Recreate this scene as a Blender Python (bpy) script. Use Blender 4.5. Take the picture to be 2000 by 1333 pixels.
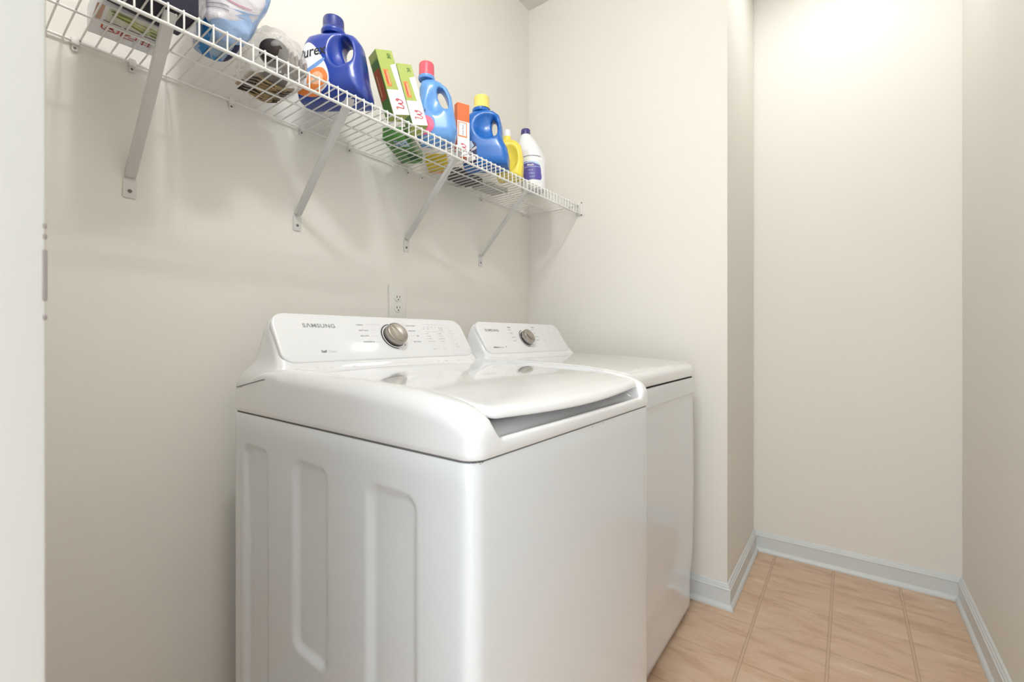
import bpy, bmesh, math, random
import numpy as np
from mathutils import Vector, Matrix, Euler
from mathutils.bvhtree import BVHTree

random.seed(7)
for o in list(bpy.data.objects):
    bpy.data.objects.remove(o, do_unlink=True)
S = bpy.context.scene
COL = S.collection

# ------------------------------------------------------------------ camera
CAM = Vector((0.0, -1.33, 1.065))
FPX, VPX, HOR = 874.0, 656.0, 660.0          # focal length in px, horizon row
YAW = math.atan2(VPX, FPX)                    # angle left of +X
cd = bpy.data.cameras.new('camera')
cam = bpy.data.objects.new('camera', cd)
COL.objects.link(cam)
cam.location = CAM
cam.rotation_euler = (math.pi / 2, 0, YAW - math.pi / 2)
cd.sensor_width = 36.0
cd.lens = FPX / 2000 * 36
cd.shift_y = (HOR - 666.5) / 2000
cd.clip_start = 0.02
cd.dof.use_dof = True
cd.dof.focus_distance = 1.6
cd.dof.aperture_fstop = 9.0
S.camera = cam
FWD = Vector((math.cos(YAW), math.sin(YAW), 0))
RGT = Vector((math.sin(YAW), -math.cos(YAW), 0))

def ray(u, v):
    return FWD + RGT * ((u - 1000) / FPX) + Vector((0, 0, (HOR - v) / FPX))
def at_y(u, v, Y):                            # point seen at (u,v) on the plane y=Y
    d = ray(u, v); return CAM + d * ((Y - CAM.y) / d.y)
def at_plane(u, v, p, n):
    d = ray(u, v); return CAM + d * ((p - CAM).dot(n) / d.dot(n))

# ------------------------------------------------------------------ world, lights, exposure
S.view_settings.view_transform = 'Standard'
S.view_settings.look = 'None'
S.view_settings.gamma = 1.0
S.view_settings.use_curve_mapping = False
S.view_settings.exposure = 0.27
w = bpy.data.worlds.new('hall_fill'); S.world = w
w.use_nodes = True
w.node_tree.nodes['Background'].inputs[0].default_value = (0.84, 0.93, 1.0, 1)
w.node_tree.nodes['Background'].inputs[1].default_value = 1.75

def area(name, loc, rot, sx, sy, power, col):
    l = bpy.data.lights.new(name, 'AREA'); l.shape = 'RECTANGLE'
    l.size, l.size_y, l.energy, l.color = sx, sy, power, col
    o = bpy.data.objects.new(name, l); COL.objects.link(o)
    o.location = loc; o.rotation_euler = rot
    return o
CEIL = 2.77
# ceiling light over the washer: two bulbs
LX, LY = 0.30, -0.94
for bx in (LX - .05, LX + .05):
    l = bpy.data.lights.new('bulb_light', 'POINT'); l.energy = 10.8; l.shadow_soft_size = 0.035
    l.color = (0.94, 0.97, 1.0)
    o = bpy.data.objects.new('bulb_light', l); COL.objects.link(o); o.location = (bx, LY, 2.61)
# unseen lamp added to brighten the far end of the room
area('far_fill_light', (2.10, -1.33, 2.755), (0, 0, 0), 0.34, 0.34, 2.8, (0.95, 0.98, 1.0))
# soft fill panel added behind the doorway the camera stands in
area('hall_fill', (-1.8, -1.45, 1.55), (0, math.radians(-90), 0), 2.4, 2.2, 26.0, (0.94, 0.975, 1.0))

# ------------------------------------------------------------------ helpers
def srgb(r, g, b):
    f = lambda c: (c / 255 / 12.92) if c / 255 <= 0.04045 else ((c / 255 + 0.055) / 1.055) ** 2.4
    return (f(r), f(g), f(b), 1.0)

def mat(name, col, rough=0.5, metal=0.0, coat=0.0, alpha=1.0, trans=0.0, spec=0.5, bump=None, sss=0.0, emit=None):
    m = bpy.data.materials.new(name); m.use_nodes = True
    nt = m.node_tree; b = nt.nodes['Principled BSDF']
    b.inputs['Base Color'].default_value = col
    b.inputs['Roughness'].default_value = rough
    b.inputs['Metallic'].default_value = metal
    b.inputs['Coat Weight'].default_value = coat
    b.inputs['Coat Roughness'].default_value = 0.05
    b.inputs['Alpha'].default_value = alpha
    b.inputs['Transmission Weight'].default_value = trans
    b.inputs['Specular IOR Level'].default_value = spec
    if emit:
        b.inputs['Emission Color'].default_value = emit[0]; b.inputs['Emission Strength'].default_value = emit[1]
    if bump:
        tc = nt.nodes.new('ShaderNodeTexCoord')
        n = nt.nodes.new('ShaderNodeTexNoise'); n.inputs['Scale'].default_value = bump[0]; n.inputs['Detail'].default_value = 4
        bp = nt.nodes.new('ShaderNodeBump'); bp.inputs['Strength'].default_value = bump[1]; bp.inputs['Distance'].default_value = bump[2]
        nt.links.new(tc.outputs['Object'], n.inputs['Vector'])
        nt.links.new(n.outputs['Fac'], bp.inputs['Height'])
        nt.links.new(bp.outputs['Normal'], b.inputs['Normal'])
    return m

def mesh_obj(name, V, F, m, parent=None, smooth=True, sharp=40):
    me = bpy.data.meshes.new(name)
    me.from_pydata([tuple(map(float, v)) for v in V], [], [tuple(map(int, f)) for f in F])
    me.update()
    if m: me.materials.append(m)
    bm = bmesh.new(); bm.from_mesh(me)
    bmesh.ops.recalc_face_normals(bm, faces=bm.faces)
    bm.to_mesh(me); bm.free()
    o = bpy.data.objects.new(name, me); COL.objects.link(o)
    if smooth:
        me.shade_smooth()
        if sharp: me.set_sharp_from_angle(angle=math.radians(sharp))
    if parent: o.parent = parent
    return o

def thing(name, label, cat, loc=(0, 0, 0), rz=0.0, group=None):
    o = bpy.data.objects.new(name, None); COL.objects.link(o)
    o.empty_display_size = 0.05
    o.location = loc; o.rotation_euler = (0, 0, rz)
    o['label'] = label; o['category'] = cat
    if group: o['group'] = group
    return o
def tag(o, label, cat, group=None):
    o['label'] = label; o['category'] = cat
    if group: o['group'] = group
    return o
def struct(o):
    o['kind'] = 'structure'; return o

class MB:
    """collects shapes into one mesh"""
    def __init__(s): s.V = []; s.F = []
    def add(s, V, F, M=None):
        k = len(s.V)
        for v in V:
            v = Vector(v); s.V.append(M @ v if M else v)
        s.F += [tuple(i + k for i in f) for f in F]
        return s
    def box(s, x0, x1, y0, y1, z0, z1, M=None):
        V = [(x, y, z) for x in (x0, x1) for y in (y0, y1) for z in (z0, z1)]
        return s.add(V, [(0, 1, 3, 2), (4, 6, 7, 5), (0, 4, 5, 1), (2, 3, 7, 6), (0, 2, 6, 4), (1, 5, 7, 3)], M)
    def rbox(s, x0, x1, y0, y1, z0, z1, r, seg=3, M=None):
        bm = bmesh.new(); bmesh.ops.create_cube(bm, size=1)
        for v in bm.verts:
            v.co = ((x0 + x1) / 2 + v.co.x * (x1 - x0), (y0 + y1) / 2 + v.co.y * (y1 - y0), (z0 + z1) / 2 + v.co.z * (z1 - z0))
        bmesh.ops.bevel(bm, geom=bm.edges[:], offset=r, segments=seg, affect='EDGES', profile=0.5)
        bm.verts.ensure_lookup_table(); bm.verts.index_update()
        s.add([v.co.copy() for v in bm.verts], [[v.index for v in f.verts] for f in bm.faces], M)
        bm.free(); return s
    def tube(s, pts, r, n=8, M=None, caps=True):
        pts = [Vector(p) for p in pts]; V = []; F = []
        up = None
        for i, p in enumerate(pts):
            t = ((pts[min(i + 1, len(pts) - 1)] - pts[max(i - 1, 0)])).normalized()
            if up is None:
                a = Vector((0, 0, 1)) if abs(t.z) < 0.9 else Vector((1, 0, 0))
                up = t.cross(a).normalized()
            up = (up - t * up.dot(t)).normalized(); b = t.cross(up)
            rr = r[i] if isinstance(r, (list, tuple)) else r
            for k in range(n):
                a = 2 * math.pi * k / n
                V.append(p + (up * math.cos(a) + b * math.sin(a)) * rr)
        for i in range(len(pts) - 1):
            for k in range(n):
                F.append((i * n + k, i * n + (k + 1) % n, (i + 1) * n + (k + 1) % n, (i + 1) * n + k))
        if caps:
            F.append(tuple(range(n))); F.append(tuple((len(pts) - 1) * n + k for k in range(n)))
        return s.add(V, F, M)
    def lathe(s, prof, n=32, M=None):             # prof: list of (r,z) about local z
        V = []; F = []
        for r, z in prof:
            for k in range(n):
                a = 2 * math.pi * k / n; V.append((r * math.cos(a), r * math.sin(a), z))
        for i in range(len(prof) - 1):
            for k in range(n):
                F.append((i * n + k, i * n + (k + 1) % n, (i + 1) * n + (k + 1) % n, (i + 1) * n + k))
        F.append(tuple(range(n))); F.append(tuple((len(prof) - 1) * n + k for k in range(n)))
        return s.add(V, F, M)
    def prism(s, pts, h0, h1, M=None):            # polygon in xy, extruded in z
        n = len(pts)
        V = [(x, y, h0) for x, y in pts] + [(x, y, h1) for x, y in pts]
        F = [tuple(range(n)), tuple(range(n, 2 * n))] + [(i, (i + 1) % n, n + (i + 1) % n, n + i) for i in range(n)]
        return s.add(V, F, M)
    def build(s, name, m, parent=None, smooth=True, sharp=40):
        return mesh_obj(name, s.V, s.F, m, parent, smooth, sharp)

def loft(rings, cap0=True, cap1=True):
    n = len(rings[0]); V = [p for r in rings for p in r]; F = []
    for i in range(len(rings) - 1):
        for k in range(n):
            F.append((i * n + k, i * n + (k + 1) % n, (i + 1) * n + (k + 1) % n, (i + 1) * n + k))
    if cap0: F.append(tuple(range(n)))
    if cap1: F.append(tuple((len(rings) - 1) * n + k for k in range(n)))
    return V, F

def rrect(x0, x1, y0, y1, r, seg=8, nx=40, ny=40):
    """rounded rectangle, constant point count; starts on the left side, clockwise seen from above"""
    r = max(r, 1e-4); P = []
    def line(ax, ay, bx, by, n):
        for i in range(n): P.append((ax + (bx - ax) * i / n, ay + (by - ay) * i / n))
    def arc(cx, cy, a0):
        for i in range(seg): a = a0 - math.pi / 2 * i / seg; P.append((cx + r * math.cos(a), cy + r * math.sin(a)))
    line(x0, y0 + r, x0, y1 - r, ny); arc(x0 + r, y1 - r, math.pi)
    line(x0 + r, y1, x1 - r, y1, nx); arc(x1 - r, y1 - r, math.pi / 2)
    line(x1, y1 - r, x1, y0 + r, ny); arc(x1 - r, y0 + r, 0)
    line(x1 - r, y0, x0 + r, y0, nx); arc(x0 + r, y0 + r, -math.pi / 2)
    return P

def sst(a, b, x):
    t = min(1, max(0, (x - a) / (b - a))); return t * t * (3 - 2 * t)

def text_data(txt, size, font_shear=0.0, bold=0.0, align='LEFT', spacing=1.0, weight_x=1.0):
    c = bpy.data.curves.new('tmp', 'FONT'); c.body = txt; c.size = size; c.shear = font_shear
    c.align_x = align; c.offset = bold; c.space_character = spacing; c.resolution_u = 3
    o = bpy.data.objects.new('tmp', c); COL.objects.link(o)
    bpy.context.view_layer.update()
    me = bpy.data.meshes.new_from_object(o.evaluated_get(bpy.context.evaluated_depsgraph_get()))
    V = [(v.co.x * weight_x, v.co.y) for v in me.vertices]; F = [tuple(p.vertices) for p in me.polygons]
    bpy.data.objects.remove(o, do_unlink=True); bpy.data.curves.remove(c); bpy.data.meshes.remove(me)
    return V, F

def flat_mb(mb, V2, F, O, ex, ey, n, lift=0.0004):
    O, ex, ey, n = Vector(O), Vector(ex), Vector(ey), Vector(n)
    mb.add([O + ex * x + ey * y + n * lift for x, y in V2], F)

def ribbon2d(pts, w):
    """flat stroke polygon strip along pts"""
    V = []; F = []
    n = len(pts)
    for i, (x, y) in enumerate(pts):
        a = pts[max(i - 1, 0)]; b = pts[min(i + 1, n - 1)]
        dx, dy = b[0] - a[0], b[1] - a[1]; L = math.hypot(dx, dy) or 1
        ww = w[i] if isinstance(w, (list, tuple)) else w
        V += [(x - dy / L * ww / 2, y + dx / L * ww / 2), (x + dy / L * ww / 2, y - dx / L * ww / 2)]
    for i in range(n - 1): F.append((2 * i, 2 * i + 1, 2 * i + 3, 2 * i + 2))
    return V, F
def catmull(P, k=8):
    out = []
    for i in range(len(P) - 1):
        p0, p1, p2, p3 = P[max(i - 1, 0)], P[i], P[i + 1], P[min(i + 2, len(P) - 1)]
        for j in range(k):
            t = j / k
            out.append(tuple(0.5 * ((2 * p1[d]) + (-p0[d] + p2[d]) * t + (2 * p0[d] - 5 * p1[d] + 4 * p2[d] - p3[d]) * t * t + (-p0[d] + 3 * p1[d] - 3 * p2[d] + p3[d]) * t ** 3) for d in range(len(p1))))
    out.append(tuple(P[-1])); return out

# ---- implicit surfaces (surface nets)
def nets(f, lo, hi, h):
    lo = np.array(lo, float); hi = np.array(hi, float)
    n = np.ceil((hi - lo) / h).astype(int) + 1
    ax = [lo[i] + h * np.arange(n[i]) for i in range(3)]
    X, Y, Z = np.meshgrid(*ax, indexing='ij')
    D = f(X, Y, Z); ins = D < 0
    nc = n - 1
    acc = np.zeros(tuple(nc) + (3,)); cnt = np.zeros(tuple(nc))
    for a in range(3):
        b, c = [(1, 2), (0, 2), (0, 1)][a]
        s0 = [slice(None)] * 3; s1 = [slice(None)] * 3
        s0[a] = slice(0, -1); s1[a] = slice(1, None)
        D0, D1 = D[tuple(s0)], D[tuple(s1)]
        cr = (D0 < 0) != (D1 < 0)
        t = np.where(cr, D0 / np.where(cr, D0 - D1, 1), 0)
        P = np.stack([X[tuple(s0)], Y[tuple(s0)], Z[tuple(s0)]], -1).copy()
        P[..., a] += t * h
        for ob in (0, 1):
            for oc in (0, 1):
                s = [slice(None)] * 3
                s[b] = slice(ob, ob + nc[b]); s[c] = slice(oc, oc + nc[c]); s[a] = slice(0, nc[a])
                m_ = cr[tuple(s)]
                acc += P[tuple(s)] * m_[..., None]; cnt += m_
    act = cnt > 0
    idx = -np.ones(tuple(nc), int); idx[act] = np.arange(act.sum())
    V = acc[act] / cnt[act][:, None]
    F = []
    for a in range(3):
        b, c = [(1, 2), (2, 0), (0, 1)][a]
        s0 = [slice(None)] * 3; s1 = [slice(None)] * 3
        s0[a] = slice(0, -1); s1[a] = slice(1, None)
        cr = (ins[tuple(s0)]) != (ins[tuple(s1)])
        I = np.argwhere(cr)
        I = I[(I[:, b] > 0) & (I[:, c] > 0) & (I[:, b] < nc[b]) & (I[:, c] < nc[c])]
        def q(db, dc):
            J = I.copy(); J[:, b] -= db; J[:, c] -= dc
            return idx[J[:, 0], J[:, 1], J[:, 2]]
        Q = np.stack([q(1, 1), q(0, 1), q(0, 0), q(1, 0)], 1)
        fl = ~ins[tuple(s0)][I[:, 0], I[:, 1], I[:, 2]]
        Q[fl] = Q[fl][:, ::-1]
        F.append(Q[(Q >= 0).all(1)])
    return V, np.concatenate(F)

def implicit(name, f, lo, hi, h, m, parent=None, relax=2):
    V, F = nets(f, lo, hi, h)
    for _ in range(relax):                        # light laplacian smoothing
        acc = np.zeros_like(V); cnt = np.zeros(len(V))
        for i in range(4):
            a, b = F[:, i], F[:, (i + 1) % 4]
            np.add.at(acc, a, V[b]); np.add.at(cnt, a, 1); np.add.at(acc, b, V[a]); np.add.at(cnt, b, 1)
        V = 0.5 * V + 0.5 * acc / np.maximum(cnt, 1)[:, None]
    return mesh_obj(name, V, F, m, parent, True, None)

def poly2(P):
    """signed distance to polygon P in 2D"""
    P = np.array(P, float)
    def f(x, z):
        d = np.full(x.shape, 1e9); s = np.ones(x.shape)
        n = len(P)
        for i in range(n):
            a = P[i]; b = P[i - 1]
            ex, ez = b - a; wx, wz = x - a[0], z - a[1]
            t = np.clip((wx * ex + wz * ez) / (ex * ex + ez * ez), 0, 1)
            bx, bz = wx - ex * t, wz - ez * t
            d = np.minimum(d, bx * bx + bz * bz)
            c1 = z >= a[1]; c2 = z < b[1]; c3 = ex * wz > ez * wx
            s = np.where((c1 & c2 & c3) | (~c1 & ~c2 & ~c3), -s, s)
        return s * np.sqrt(d)
    return f
def smax(a, b, k):
    h = np.clip(0.5 - 0.5 * (b - a) / k, 0, 1)
    return b * (1 - h) + a * h + k * h * (1 - h)
def smin(a, b, k): return -smax(-a, -b, k)
def ell(x, y, z, c, r):
    k = np.sqrt(((x - c[0]) / r[0]) ** 2 + ((y - c[1]) / r[1]) ** 2 + ((z - c[2]) / r[2]) ** 2)
    return (k - 1) * min(r)
def capsule(x, y, z, a, b, r):
    a = np.array(a, float); b = np.array(b, float); e = b - a
    t = np.clip(((x - a[0]) * e[0] + (y - a[1]) * e[1] + (z - a[2]) * e[2]) / e.dot(e), 0, 1)
    return np.sqrt((x - a[0] - e[0] * t) ** 2 + (y - a[1] - e[1] * t) ** 2 + (z - a[2] - e[2] * t) ** 2) - r

def bvh_of(o):
    me = o.data
    return BVHTree.FromPolygons([v.co.copy() for v in me.vertices], [tuple(p.vertices) for p in me.polygons])

def patch(name, body, outline, m, parent, org_fn, lift=0.0006, rings=10, z_order=0):
    """a sticker: a star-shaped outline (u,v) laid on a body; org_fn(u,v)->(origin,dir) of the laying ray in body space"""
    bv = bvh_of(body)
    cx = sum(p[0] for p in outline) / len(outline); cy = sum(p[1] for p in outline) / len(outline)
    n = len(outline); V = []; F = []
    for r in range(rings + 1):
        s = 0.02 + 0.98 * r / rings
        for p in outline: V.append(((cx + (p[0] - cx) * s), (cy + (p[1] - cy) * s)))
    for r in range(rings):
        for k in range(n): F.append((r * n + k, r * n + (k + 1) % n, (r + 1) * n + (k + 1) % n, (r + 1) * n + k))
    F.append(tuple(range(n)))
    return lay(name, bv, V, F, m, parent, org_fn, lift + 0.0003 * z_order)

def lay(name, bv, V2, F, m, parent, org_fn, lift):
    V3 = []; ok = []
    for u, v in V2:
        o, d = org_fn(u, v)
        hit = bv.ray_cast(Vector(o), Vector(d))
        if hit[0] is None: V3.append(Vector(o)); ok.append(False)
        else:
            V3.append(hit[0] + hit[1] * lift * (1 if hit[1].dot(Vector(d)) < 0 else -1)); ok.append(True)
    F = [f for f in F if all(ok[i] for i in f)]
    used = sorted({i for f in F for i in f}); mp = {k: i for i, k in enumerate(used)}
    return mesh_obj(name, [V3[k] for k in used], [tuple(mp[i] for i in f) for f in F], m, parent, True, None)
def front(u, v): return ((u, -0.4, v), (0, 1, 0))

# ------------------------------------------------------------------ materials of the room
M = {}
M['wall'] = mat('wall_paint', srgb(232, 228, 220), 0.55, bump=(260, 0.10, 0.002), spec=0.3)
M['ceiling'] = mat('ceiling_paint', srgb(226, 222, 214), 0.8)
M['trim'] = mat('trim_paint', srgb(214, 217, 217), 0.32)
M['jamb'] = mat('jamb_paint', srgb(206, 203, 197), 0.4)

def floor_mat():
    m = bpy.data.materials.new('vinyl_tile'); m.use_nodes = True
    nt = m.node_tree; N = nt.nodes; L = nt.links; b = N['Principled BSDF']
    tc = N.new('ShaderNodeTexCoord'); sx = N.new('ShaderNodeSeparateXYZ'); L.new(tc.outputs['Object'], sx.inputs[0])
    def mth(op, a, c=None, d=None):
        n = N.new('ShaderNodeMath'); n.operation = op
        for i, x in enumerate((a, c, d)):
            if x is None: continue
            if isinstance(x, (int, float)): n.inputs[i].default_value = x
            else: L.new(x, n.inputs[i])
        return n.outputs[0]
    def dist(c, off):                           # distance to nearest tile line in metres
        u = mth('DIVIDE', mth('ADD', c, off), 0.23)
        f = mth('FRACT', mth('ADD', u, 100.5))
        return mth('MULTIPLY', mth('ABSOLUTE', mth('SUBTRACT', f, 0.5)), 0.23)
    dy = dist(sx.outputs['Y'], 1.047); dx = dist(sx.outputs['X'], -2.086)
    def band(d, w0, w1):
        n = N.new('ShaderNodeMapRange'); n.interpolation_type = 'SMOOTHSTEP'
        L.new(d, n.inputs[0]); n.inputs[1].default_value = w0; n.inputs[2].default_value = w1
        n.inputs[3].default_value = 1; n.inputs[4].default_value = 0
        return n.outputs[0]
    gy = band(dy, 0.0022, 0.0042); gy2 = band(dy, 0.0045, 0.0065); gx = band(dx, 0.0008, 0.0035)
    mp = N.new('ShaderNodeMapping'); mp.inputs['Rotation'].default_value = (0, 0, 0.25); mp.inputs['Scale'].default_value = (16, 4.5, 1)
    L.new(tc.outputs['Object'], mp.inputs[0])
    n1 = N.new('ShaderNodeTexNoise'); n1.inputs['Scale'].default_value = 1.2; n1.inputs['Detail'].default_value = 7
    n1.inputs['Roughness'].default_value = 0.62; n1.inputs['Distortion'].default_value = 0.5
    L.new(mp.outputs[0], n1.inputs['Vector'])
    cr = N.new('ShaderNodeValToRGB'); L.new(n1.outputs['Fac'], cr.inputs[0])
    e = cr.color_ramp.elements
    e[0].position = 0.28; e[0].color = srgb(190, 154, 124)
    e[1].position = 0.82; e[1].color = srgb(240, 222, 202)
    k = e.new(0.5); k.color = srgb(214, 184, 156)
    k = e.new(0.62); k.color = srgb(218, 190, 163)
    def mix(f, a, c):
        n = N.new('ShaderNodeMix'); n.data_type = 'RGBA'
        L.new(f, n.inputs[0])
        for i, x in ((6, a), (7, c)):
            if isinstance(x, tuple): n.inputs[i].default_value = x
            else: L.new(x, n.inputs[i])
        return n.outputs[2]
    c = mix(mth('MULTIPLY', gy2, 0.55), cr.outputs[0], srgb(160, 124, 96))
    c = mix(mth('MULTIPLY', gx, 0.35), c, srgb(158, 124, 98))
    c = mix(gy, c, srgb(206, 176, 148))
    L.new(c, b.inputs['Base Color'])
    b.inputs['Roughness'].default_value = 0.42
    h = mth('SUBTRACT', mth('MULTIPLY', n1.outputs['Fac'], 0.5), mth('MULTIPLY', mth('MAXIMUM', gy2, gx), 0.5))
    bp = N.new('ShaderNodeBump'); bp.inputs['Strength'].default_value = 0.5; bp.inputs['Distance'].default_value = 0.002
    L.new(h, bp.inputs['Height']); L.new(bp.outputs[0], b.inputs['Normal'])
    return m
M['floor'] = floor_mat()

# ------------------------------------------------------------------ the room
XA = -0.42                                        # unseen alcove end behind the entry wall, set back to brighten the washer side
XL, X1, X2, YR, YF = 0.046, 1.92, 2.54, -0.95, -1.70
def slab(name, m, *b): return struct(MB().box(*b).build(name, m, smooth=False))
slab('floor', M['floor'], -1.6, X2 + .1, YF - .1, 0.1, -0.05, 0)
slab('ceiling', M['ceiling'], XA - .1, X2 + .1, YF - .1, 0.1, CEIL, CEIL + .05)
slab('wall_back', M['wall'], XA - .1, X1 + .1, 0, 0.1, 0, CEIL)
slab('wall_right', M['wall'], X1, X2 + .1, YR, 0.0, 0, CEIL)
slab('wall_far', M['wall'], X2, X2 + .1, YF - .1, YR, 0, CEIL)
slab('wall_front', M['wall'], -0.08, X2, YF - .1, YF, 0, CEIL)
slab('wall_left', M['wall'], XA - .1, XA, YR, 0.0, 0, CEIL)
slab('wall_entry', M['wall'], XA, XL - 0.002, YR, YR + .115, 0, CEIL)

# door frame the camera looks through: jamb with the latch plate
jamb = struct(MB().rbox(-0.09, XL - 0.0015, YR - 0.016, YR, 0, 2.05, 0.002, 2).build('door_1', M['jamb']))
slab('wall_above_door', M['wall'], -0.08, XL - 0.002, YF, YR, 2.07, CEIL)
M['strike'] = mat('worn_strike', srgb(140, 130, 124), 0.5, 0.0)
st = MB()
xj = XL - 0.0015
st.rbox(xj - 0.0016, xj + 0.0004, YR - 0.0164, YR - 0.010, 1.0860, 1.1150, 0.0004, 1)
for z in (1.0765, 1.1225, 1.1285):
    st.rbox(xj - 0.0014, xj + 0.0003, YR - 0.0163, YR - 0.011, z - 0.0014, z + 0.0014, 0.0004, 1)
st.build('strike_plate', M['strike'], jamb)

# baseboards: one moulding profile (distance from wall, height), mitred
BP = [(0.0, 0.0), (0.024, 0.0), (0.0245, 0.006), (0.022, 0.013), (0.0165, 0.018), (0.0135, 0.020), (0.0132, 0.072),
      (0.0150, 0.0745), (0.0150, 0.0775), (0.0115, 0.081), (0.0105, 0.086), (0.0075, 0.0885), (0.0065, 0.093), (0.003, 0.0965), (0.0, 0.097)]
def baseboard(name, a, b, nrm, m0=0, m1=0):
    """a->b along the wall, nrm points into the room; m0/m1 mitre: +1 inside corner, -1 outside corner"""
    a, b, nrm = Vector(a), Vector(b), Vector(nrm); t = (b - a).normalized()
    r0 = [a + nrm * d + t * d * m0 + Vector((0, 0, z)) for d, z in BP]
    r1 = [b + nrm * d - t * d * m1 + Vector((0, 0, z)) for d, z in BP]
    V, F = loft([r0, r1])
    return struct(mesh_obj(name, V, F, M['trim'], None, True, 30))
baseboard('baseboard_right', (X1, 0, 0), (X1, YR, 0), (-1, 0, 0), 1, -1)
baseboard('baseboard_return', (X1, YR, 0), (X2, YR, 0), (0, -1, 0), -1, 1)
baseboard('baseboard_far', (X2, YR, 0), (X2, YF, 0), (-1, 0, 0), 1, 1)
baseboard('baseboard_front', (X2, YF, 0), (XL, YF, 0), (0, 1, 0), 1, 0)
baseboard('baseboard_back', (XA, 0, 0), (X1, 0, 0), (0, -1, 0), 1, 1)
baseboard('baseboard_left', (XA, YR + .115, 0), (XA, 0, 0), (1, 0, 0), 0, 1)

# ------------------------------------------------------------------ ceiling light and added far lamp (above the frame; the bulbs shine on the enamel)
M['fixture'] = mat('white_fixture', srgb(235, 233, 228), 0.4)
M['bulb'] = mat('bulb_glass', (1, 1, 1, 1), 0.3, emit=((1.0, 0.97, 0.93, 1), 12.0))
lt = thing('ceiling_light', 'white ceiling light with two bare bulbs above the washer', 'ceiling light', (LX, LY, CEIL))
MB().lathe([(0.0, 0.0), (0.12, 0.0), (0.122, -0.012), (0.10, -0.03), (0.0, -0.032)]).build('base_plate', M['fixture'], lt)
for s in (-0.05, 0.05):
    T = Matrix.Translation((s, 0, 0))
    MB().lathe([(0.018, -0.03), (0.018, -0.07), (0.014, -0.072)], 20, T).build('socket', M['fixture'], lt)
    MB().lathe([(0.012, -0.072), (0.016, -0.082), (0.026, -0.095), (0.027, -0.102), (0.020, -0.112), (0.008, -0.118), (0.001, -0.119)], 24, T).build('bulb', M['bulb'], lt)
rl = thing('far_fill_light', 'unseen round ceiling light added to brighten the far end of the room', 'ceiling light', (2.10, -1.33, CEIL))  # made-up fixture for the added fill lamp
MB().lathe([(0.245, -0.0005), (0.275, -0.0005), (0.275, -0.004), (0.250, -0.008), (0.245, -0.006)], 40).build('trim_ring', M['fixture'], rl)

# ------------------------------------------------------------------ washer and dryer
M['enamel'] = mat('white_enamel', srgb(222, 224, 226), 0.20, coat=0.6)
M['top'] = mat('white_gloss_plastic', srgb(233, 233, 234), 0.09, coat=0.9)
M['panel'] = mat('console_plastic', srgb(230, 230, 231), 0.32, coat=0.3)
M['seam'] = mat('grey_seam', srgb(110, 108, 106), 0.8)
M['dark'] = mat('dark_gap', srgb(40, 38, 36), 0.8)
M['ink'] = mat('grey_print', srgb(150, 150, 152), 0.6)
M['ink2'] = mat('dark_grey_print', srgb(105, 105, 108), 0.6)
M['inkl'] = mat('pale_grey_print', srgb(196, 196, 198), 0.6)
M['black'] = mat('black_ring', srgb(28, 28, 30), 0.35)
M['chrome'] = mat('brushed_nickel', srgb(172, 165, 157), 0.26, 1.0)
M['rust'] = mat('rust_chip', srgb(96, 70, 55), 0.9)

def Htop(df):
    """height of the top cover against the distance from the front edge"""
    return float(np.interp(df, [0, .008, .02, .055, .10, .155, .30, .50, .56, .62, .68, .74, .80],
                           [.9385, .9475, .9560, .9690, .9765, .9825, .9905, .9960, .9975, .990, .974, .950, .940]))
_x = np.linspace(0, .8, 401); _h = np.array([Htop(v) for v in _x])
for _ in range(30): _h[1:-1] = (_h[:-2] + 2 * _h[1:-1] + _h[2:]) / 4
def Hs(df): return float(np.interp(df, _x, _h))

def cabinet(x0, x1, y0, y1, z0, z1, parent, emboss, fascia=None):
    ny = 150
    P0 = rrect(x0, x1, y0, y1, 0.026, 8, 20, ny)
    def zl():
        s = {z0, z0 + .004, z1, z1 - .003}
        a = z0 + .02
        while a < z1 - .02: s.add(round(a, 4)); a += 0.03
        for c in ((.235, .275), (.42, .465), (.79, .835)) if emboss else ():
            a = c[0]
            while a < c[1]: s.add(round(a, 4)); a += .003
        if fascia:
            for a in (fascia - .008, fascia - .005, fascia - .002, fascia, fascia + .002): s.add(a)
        return sorted(s)
    Z = zl()
    recs = [(-.3295, -.2045, .245), (-.5625, -.4295, .435), (-.8085, -.6755, .245)]
    rings = []
    for z in Z:
        ins = 0.003 * (1 - sst(z0, z0 + .004, z)) + 0.0015 * sst(z1 - .003, z1, z)
        ring = []
        for i, (x, y) in enumerate(P0):
            xx, yy = x, y
            cx, cy = (x0 + x1) / 2, (y0 + y1) / 2
            if ins: xx += ins * (1 if x < cx else -1); yy += ins * (1 if y < cy else -1)
            if emboss and i < ny:
                for (a, b, zb) in recs:
                    hx, hz = (b - a) / 2, (.826 - zb) / 2
                    qx = abs(y - (a + b) / 2) - hx + .03; qz = abs(z - (.826 + zb) / 2) - hz + .03
                    d = math.hypot(max(qx, 0), max(qz, 0)) + min(max(qx, qz), 0) - .03
                    xx += 0.0085 * sst(0, 0.020, -d)
            if fascia and yy < y0 + .03:
                k = sst(fascia - .008, fascia, z)
                f = sst(y0 + .03, y0 + .004, yy)
                yy += 0.006 * (1 - k) * f
                # the lower panel bows outwards a little between its ends
                yy -= 0.004 * f * math.sin(math.pi * min(1, max(0, (z - .25) / .6))) * (1 - k)
                if z < .25: yy += 0.010 * f * sst(.25, .12, z)
            ring.append((xx, yy, z))
        rings.append(ring)
    V, F = loft(rings)
    return mesh_obj('cabinet', V, F, M['enamel'], parent, True, 50)

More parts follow.
